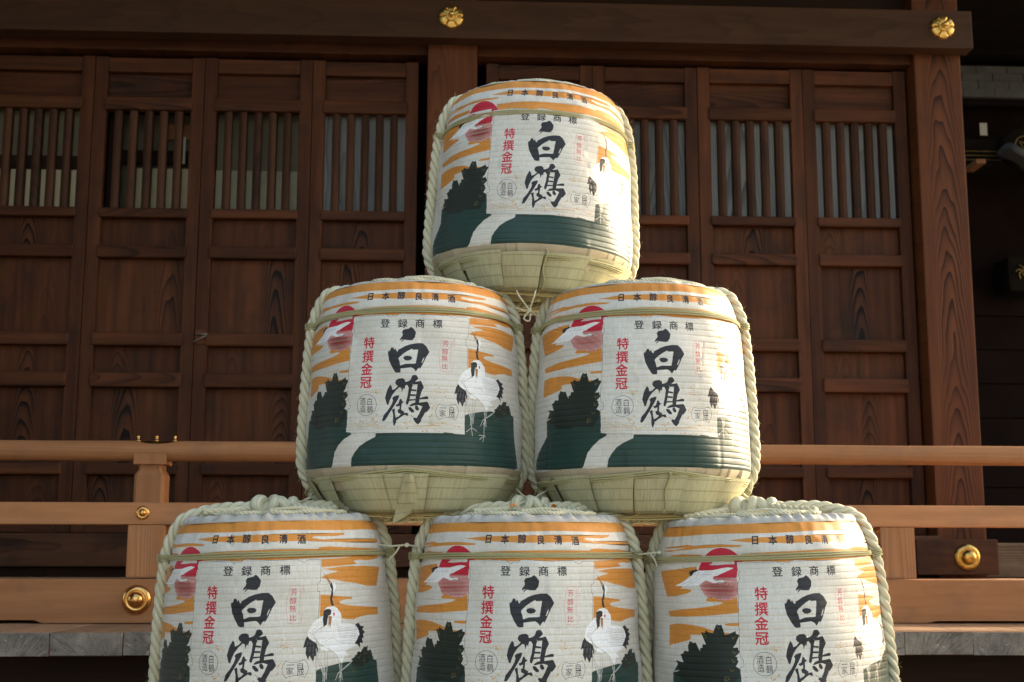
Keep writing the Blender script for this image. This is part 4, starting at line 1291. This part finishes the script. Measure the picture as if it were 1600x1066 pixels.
def flap_mesh(seed):
    r_ = random.Random(seed)
    nu, nv = 10, 15
    pts = np.zeros((nv, nu, 3))
    lean = r_.uniform(-0.05, 0.05)
    for j in range(nv):
        f = j / (nv - 1)
        if f < 0.8:
            z = 0.094 - 0.092 * (f / 0.8)
            r = float(radius(max(z, 0.0)))
        else:
            z = 0.002 - 0.006 * (f - 0.8) / 0.2
            r = 0.185 - 0.06 * (f - 0.8) / 0.2
        rib = 0.0011 * abs(math.sin(f * PI * 5))
        for i in range(nu):
            g_ = i / (nu - 1)
            th = (g_ - 0.5) * FLAPW * 1.13 + lean * f
            o = 0.0015 + 0.0095 * g_ + rib + 0.0025 * math.sin(PI * g_) * math.sin(PI * f)
            edge = 0.002 * math.sin(f * 9 + seed) if i in (0, nu - 1) else 0
            pts[j, i] = ((r + o) * math.sin(th + edge), -(r + o) * math.cos(th + edge), z)
    return grid_mesh('straw_flap', pts[::-1].copy(), M['flap'], uvs=lambda j, i: (j / (nv - 1) * 0.09, i / (nu - 1) * 0.12))

def rope_path(lift=0.0):
    half = [(0.0, -0.008), (0.10, -0.009), (0.190, -0.009), (0.230, 0.010), (0.266, 0.058), (0.2935, 0.112), (0.2995, 0.16), (0.2970, 0.25), (0.2885, 0.40), (0.277, 0.505), (0.263, 0.553), (0.245, 0.587), (0.220, 0.601), (0.15, 0.606), (0.06, 0.609), (0.0, 0.610)]
    half = [(x, z + lift * min(1.0, max(0.0, (0.25 - x) / 0.10)) if z > 0.58 else z) for x, z in half]
    pts = [(x, 0, z) for x, z in half] + [(-x, 0, z) for x, z in half[-2:0:-1]]
    return smooth_path(pts, 8, closed=True)
def rope_mesh(lift=0.0):
    T = Tubes()
    T.twist(rope_path(lift), 0.0160, 3, -0.088, 12, closed=True, fill=0.492, jitter=0.10)
    return T.mesh('rope', M['rope'])
def fibre_mesh(seed):
    """Loose fibres standing off the rope."""
    r_ = random.Random(seed)
    path = resample(rope_path(), 0.004, True)
    v, f, uv = [], [], []
    n = len(path)
    for k in range(900):
        i = r_.randrange(n)
        p = path[i]
        t = path[(i + 1) % n] - p
        t /= np.linalg.norm(t)
        a = r_.uniform(0, 2 * PI)
        out = np.array((p[0] - 0, 0, p[2] - 0.3)); out /= np.linalg.norm(out)
        side = np.cross(t, out)
        d = out * math.cos(a) + side * math.sin(a)
        L = r_.uniform(0.006, 0.022)
        q0 = p + d * 0.0125
        dirn = d * r_.uniform(0.25, 0.9) + t * r_.uniform(-1, 1) + np.array([r_.uniform(-.4, .4) for _ in range(3)])
        dirn /= np.linalg.norm(dirn)
        q1 = q0 + dirn * L * 0.5
        q2 = q1 + (dirn + np.array([r_.uniform(-.5, .5) for _ in range(3)])) * L * 0.5
        wv = np.cross(dirn, np.array((0.3, 0.5, 0.8))); wv /= np.linalg.norm(wv)
        wv *= 0.00028
        b = len(v)
        v += [(q0 - wv).tolist(), (q0 + wv).tolist(), (q1 + wv).tolist(), (q1 - wv).tolist(), q2.tolist()]
        f += [(b, b + 1, b + 2, b + 3), (b + 3, b + 2, b + 4)]
        uv += [(0, 0)] * 7
    me = bpy.data.meshes.new('rope_fibres')
    me.from_pydata(v, [], f)
    me.uv_layers.new(name='UVMap')
    me.materials.append(M['rope'])
    return me
def band_mesh():
    T = Tubes()
    th = np.linspace(-PI, PI, 161)[:-1]
    for k in range(3):
        z = 0.5003 + k * 0.0046 + 0.0008 * np.sin(th * 3 + k * 1.3)
        r = radius(z) + 0.0022 + (k == 1) * 0.0008
        p = np.stack([r * np.sin(th), -r * np.cos(th), z], 1)
        T.twist(p, 0.0027, 2, 0.013, 6, closed=True, fill=0.6, phase=k * 1.1, step=0.0017)
    return T.mesh('upper_cord', M['cord'])
def low_band_mesh(peak):
    T = Tubes()
    th = np.linspace(-PI, PI, 161)[:-1]
    for k in range(3):
        z = 0.074 + k * 0.0046 + peak * np.exp(-np.abs(th) / 0.55) + 0.0012 * np.sin(th * 4 + k)
        r = radius(z) + 0.0085 + (k == 1) * 0.0008
        p = np.stack([r * np.sin(th), -r * np.cos(th), z], 1)
        T.twist(p, 0.0029, 2, 0.014, 6, closed=True, fill=0.6, phase=k * 1.7, step=0.0018)
    return T.mesh('lower_cord', M['cord'])
def binding_mesh():
    """A few turns of cord round the rope, with a small knot in front; rope axis is Z."""
    T = Tubes()
    a = np.linspace(0, 2 * PI, 25)[:-1]
    for k in range(4):
        z = (k - 1.5) * 0.0052
        p = np.stack([0.0205 * np.cos(a), 0.0205 * np.sin(a), z + 0.0018 * np.sin(a + k)], 1)
        T.tube(p, 0.0029, 6, closed=True)
    T.ball((-0.020, -0.014, 0.0), 0.0085, 10, (1, 0.8, 1.15))
    T.tube(smooth_path([(-0.034, -0.010, 0.002), (-0.022, -0.021, 0.006), (-0.012, -0.022, -0.004), (-0.006, -0.023, -0.012)], 5), 0.0027, 6)
    return T.mesh('binding', M['cord'])
def top_knot_mesh():
    """Rope turned on itself on the lid: fat turns round the crossing rope (along X)."""
    T = Tubes()
    a = np.linspace(0, 2 * PI, 29)[:-1]
    for k, x in enumerate((-0.038, -0.012, 0.016, 0.040)):
        R = 0.0150 + 0.004 * math.sin(k * 1.7 + 0.4)
        tilt = (0.55, -0.5, 0.7, -0.2)[k]
        p = np.stack([x + tilt * R * np.cos(a + k), R * np.cos(a), 0.004 + R * np.sin(a)], 1)
        T.tube(p, 0.0150 - 0.002 * (k % 2), 9, closed=True)
    T.twist(smooth_path([(0.04, -0.02, 0.0), (0.09, -0.05, -0.012), (0.14, -0.085, -0.016)], 8), 0.011, 3, 0.05, 8, fill=0.56)
    T.twist(smooth_path([(-0.04, 0.01, 0.0), (-0.10, -0.04, -0.012), (-0.17, -0.07, -0.016)], 8), 0.011, 3, 0.05, 8, fill=0.56)
    return T.mesh('top_knot', M['rope'])
def top_cord_mesh(seed):
    T = Tubes()
    r_ = random.Random(seed)
    pts = []
    for i in range(15):
        t = -0.95 + 1.9 * i / 14
        rr = 0.196 + r_.uniform(-0.012, 0.010)
        pts.append((rr * math.sin(t), -rr * math.cos(t), 0.6045 + r_.uniform(-0.001, 0.002)))
    T.twist(smooth_path(pts, 6), 0.0062, 3, 0.030, 7, fill=0.57)
    pts = [(-0.03, -0.185, 0.610), (0.03, -0.178, 0.615), (0.08, -0.172, 0.610), (0.12, -0.15, 0.607), (0.14, -0.10, 0.605)]
    T.twist(smooth_path(pts, 6), 0.0055, 3, 0.028, 7, fill=0.57)
    return T.mesh('top_cord', M['rope'])

WRAPS = wrapper_mesh()
HEM = hem_mesh(); LID = [lid_mesh()]; LID_TOP, LID_WR = 0.6005, 0.0048; LID.append(lid_mesh()); CORE = core_mesh()
FLAPS = [flap_mesh(s) for s in range(5)]
ROPES = [rope_mesh(), rope_mesh(0.017)]; FIB = [fibre_mesh(s) for s in (1, 2)]
BAND = band_mesh(); LOWB = [low_band_mesh(p) for p in (0.0, 0.012, 0.020)]
BIND = binding_mesh(); TKNOT = top_knot_mesh(); TCORD = [top_cord_mesh(s) for s in (4, 9)]

def strap_mesh(kind):
    T = Tubes()
    if kind == 'broad':                   # broad rush tail hanging over the cord
        me_pts = np.zeros((14, 7, 3))
        for j in range(14):
            f = j / 13
            z = 0.088 - 0.118 * f
            r = float(radius(max(z, 0.0))) + 0.024
            if z < 0: r = 0.236
            wd = 0.020 + 0.036 * math.sin(min(1.0, f * 1.2) * PI / 2)
            cut = max(0.0, f - 0.72) / 0.28
            for i in range(7):
                g_ = i / 6 - 0.5
                me_pts[j, i] = (g_ * wd - 0.016 * f * f, -r - 0.010 * math.cos(g_ * PI) - 0.003 * math.sin(g_ * 12) + 0.03 * f * f, z + 0.030 * cut * (g_ + 0.5))
        return grid_mesh('rush_tail', me_pts[::-1].copy(), M['flap'], uvs=lambda j, i: (j / 13 * 0.1, i / 6 * 0.06))
    p = [(0.004 * math.sin(z * 90), -(float(radius(max(z, 0))) + 0.013), z) for z in (0.098, 0.085, 0.065, 0.045, 0.02, 0.002)]
    T.twist(smooth_path(p, 5), 0.0033, 2, 0.014, 6, fill=0.6)
    return T.mesh('tie_cord', M['cord'])
STRAP = {'broad': strap_mesh('broad'), 'thin': strap_mesh('thin')}

def strand_mesh(seed):
    """Long dry straws pulled across under the base."""
    r_ = random.Random(seed)
    T = Tubes()
    for k in range(3):
        z = -0.006 - 0.004 * k
        y = -0.172 - 0.006 * k
        T.tube(smooth_path([(-0.145 + r_.uniform(-.02, .02), y + 0.02, z + 0.008), (-0.05, y - 0.016, z), (0.05, y - 0.014, z + r_.uniform(-.004, .004)), (0.15 + r_.uniform(-.02, .02), y + 0.03, z + 0.006)], 6), 0.0018, 5)
    T.tube(smooth_path([(-0.02, -0.188, -0.010), (0.02, -0.198, 0.006), (0.055, -0.212, 0.030)], 6), 0.0018, 5)
    return T.mesh('straw_strand', M['strand'])
STRAND = strand_mesh(5)

view_deg = lambda x, y: math.degrees(math.atan2(-x, y))     # turn of a barrel that makes it face the camera
# x, y, base z, label turn (deg, + = to the right), lean (deg, + = counter-clockwise in the picture), rope turn, lower cord shape, strap, label
BARRELS = [
    (0.052, 3.70, 2.311, 6.0, -1.6, 5.0, 0, 'thin', 'topmost printed sake barrel, alone at the peak of the stack'),
    (-0.260, 3.52, 1.707, 0.5, 0.4, 0.0, 2, 'broad', 'left printed sake barrel of the middle row, whole label in shade'),
    (0.348, 3.52, 1.704, 6.5, 0.0, 0.0, 2, 'thin', 'right printed sake barrel of the middle row, sunlit over its right third'),
    (-0.575, 3.36, 1.095, -2.5, 1.6, 0.0, 0, 'thin', 'left printed sake barrel of the bottom row, beside the brass bosses'),
    (0.040, 3.36, 1.095, 1.5, 0.3, 0.0, 0, 'thin', 'centre printed sake barrel of the bottom row, under the two above'),
    (0.650, 3.36, 1.095, 9.0, 2.0, 0.0, 0, 'thin', 'right printed sake barrel of the bottom row, sun on its right shoulder'),
]
TH0 = 0.045
rb = random.Random(21)
barrel_objs = []
for bi, (bx, by, bz, turn, lean, rturn, lb, strap, lab) in enumerate(BARRELS):
    e = bpy.data.objects.new('sake_barrel', None)
    COL.objects.link(e)
    tag(e, lab, 'barrel', 'stacked sake barrels')
    e.matrix_world = Matrix.Translation((bx, by, bz)) @ Matrix.Rotation(math.radians(-lean), 4, 'Y')
    face = math.atan2(-bx, by) * -1.0          # angle (about Z) that turns the front to the camera
    face = -math.atan2(bx, by)
    barrel_objs.append(e)
    zt = math.radians(turn)
    link('wrapper', WRAPS[bi], e, (0, 0, 0), (0, 0, zt + face * 0))
    link('hem', HEM, e, (0, 0, 0), (0, 0, rb.uniform(-PI, PI)))
    link('lid_cloth', LID[0 if bi < 3 else 1], e, (0, 0, 0), (0, 0, rb.uniform(-PI, PI)))
    link('base', CORE, e)
    ph = rb.uniform(0, FLAPW)
    for k in range(15):
        fl = link('straw_flap', FLAPS[rb.randrange(5)], e, (0, 0, rb.uniform(-0.003, 0.001)), (rb.uniform(-0.012, 0.012), rb.uniform(-0.012, 0.012), ph + k * FLAPW + rb.uniform(-0.09, 0.09)))
        gsc = rb.uniform(0.992, 1.018)
        fl.scale = (gsc, gsc, 1.0)
    ra = face + math.radians(rturn)
    rope = link('rope', ROPES[0 if bi < 3 else 1], e, (0, 0, 0), (0, 0, ra))
    fb = link('rope_fibres', FIB[bi % 2], rope)
    fb['kind'] = 'stuff'
    tk = link('top_knot', TKNOT, rope, (rb.uniform(-0.02, 0.02), 0, 0.628 if bi > 2 else 0.600))
    tk.scale = (1.05, 0.95, 0.85) if bi in (3, 5) else (0.85, 0.85, 0.85)
    uc = link('upper_cord', BAND, e, (0, 0, -0.021 if bi == 0 else 0.0), (0, 0, rb.uniform(-1, 1)))
    if bi == 0:
        uc.scale = (1.009, 1.009, 1.0)
    link('lower_cord', LOWB[lb], e, (0, 0, 0), (0, 0, zt))
    for s in (-1, 1):
        b1 = link('binding', BIND, rope, (s * 0.277, 0, 0.505 if bi else 0.486), (0, s * -0.12, 0 if s > 0 else -1.35))
        b2 = link('binding', BIND, rope, (s * 0.270, 0, 0.066), (0, s * 0.68, 0 if s > 0 else -1.35))
        b1.scale = b2.scale = (0.8, 0.8, 0.8)
    link('top_cord', TCORD[bi % 2], e, (0, 0, -0.008 if bi < 3 else 0), (0, 0, face + rb.uniform(-0.25, 0.25)))
    st = link('rush_tail' if strap == 'broad' else 'tie_cord', STRAP[strap], e, (0, 0, 0), (0, 0, zt + 0.02))
    if bi < 3:
        link('straw_strand', STRAND, e, (0, 0, 0), (0, 0, face + rb.uniform(-0.3, 0.3)))

# strings that lash neighbouring barrels together, each a part of the barrel it is knotted to
def lash(parent, pts, tails, rad=0.0028):
    T = Tubes()
    inv = parent.matrix_world.inverted()
    def loc(p):
        q = inv @ Vector(p)
        return (q.x, q.y, q.z)
    T.twist(smooth_path([loc(p) for p in pts], 8), rad, 2, 0.014, 6, fill=0.62)
    mid = pts[len(pts) // 2]
    T.ball(loc(mid), rad * 2.1, 10, (1.2, 1, 1))
    for tl in tails:
        T.twist(smooth_path([loc(p) for p in tl], 6), rad * 0.9, 2, 0.012, 6, fill=0.62)
    link('lashing', T.mesh('lashing', M['rope']), parent)
bpy.context.view_layer.update()
B = barrel_objs
lash(B[3], [(-0.345, 3.335, 1.627), (-0.30, 3.325, 1.623), (-0.262, 3.320, 1.625), (-0.235, 3.335, 1.620)], [[(-0.280, 3.322, 1.622), (-0.288, 3.312, 1.607), (-0.306, 3.310, 1.588)]])
lash(B[4], [(0.318, 3.335, 1.603), (0.345, 3.322, 1.606), (0.37, 3.320, 1.608), (0.40, 3.335, 1.604)], [[(0.348, 3.320, 1.604), (0.356, 3.308, 1.590), (0.362, 3.306, 1.572)]])
lash(B[1], [(0.012, 3.49, 2.262), (0.03, 3.47, 2.252), (0.047, 3.465, 2.248), (0.075, 3.49, 2.232)], [[(0.047, 3.462, 2.25), (0.020, 3.455, 2.285), (0.012, 3.47, 2.305)], [(0.047, 3.462, 2.25), (0.058, 3.455, 2.283), (0.064, 3.47, 2.305)], [(0.045, 3.462, 2.246), (0.032, 3.45, 2.225), (0.046, 3.448, 2.218), (0.050, 3.462, 2.24)]])
lash(B[1], [(0.012, 3.49, 1.775), (0.03, 3.40, 1.752), (0.052, 3.36, 1.742), (0.075, 3.40, 1.756), (0.10, 3.49, 1.772)], [[(0.052, 3.358, 1.742), (0.02, 3.34, 1.728), (0.005, 3.33, 1.714)], [(0.052, 3.358, 1.742), (0.072, 3.345, 1.726), (0.085, 3.33, 1.714)]])
lash(B[1], [(-0.515, 3.50, 1.772), (-0.53, 3.42, 1.742), (-0.545, 3.37, 1.728), (-0.56, 3.34, 1.722)], [[(-0.545, 3.368, 1.728), (-0.525, 3.352, 1.738), (-0.51, 3.35, 1.744)]], 0.0036)
lash(B[2], [(0.606, 3.50, 1.770), (0.612, 3.42, 1.748), (0.622, 3.37, 1.736), (0.640, 3.34, 1.724)], [[(0.612, 3.40, 1.745), (0.628, 3.35, 1.722), (0.640, 3.33, 1.712)]], 0.0036)
lash(B[0], [(0.322, 3.69, 2.39), (0.345, 3.66, 2.375), (0.352, 3.66, 2.34), (0.352, 3.66, 2.30)], [], 0.0026)

# two small dry leaves caught between the barrels
def leaf_mesh():
    pts = np.zeros((7, 3, 3))
    for j in range(7):
        f = j / 6
        w_ = 0.006 * math.sin(PI * f) + 0.0004
        for i in range(3):
            g_ = i - 1
            pts[j, i] = (0.022 * (f - 0.5), g_ * w_, 0.004 * abs(g_) * math.sin(PI * f) + 0.003 * math.sin(f * 5))
    return grid_mesh('fallen_leaf', pts, M['leaf'])
LF = leaf_mesh()
o = link('fallen_leaf', LF, None, (0.005, 3.215, 1.7175), (0.5, -0.3, 0.4))
tag(o, 'tiny orange dry leaf on the lid cord, left of the cord knot', 'leaf', 'fallen leaves on the centre barrel')
o = link('fallen_leaf', LF, None, (0.102, 3.215, 1.7155), (0.6, 0.3, 2.2))
tag(o, 'tiny orange dry leaf on the lid cord, right of the cord knot', 'leaf', 'fallen leaves on the centre barrel')
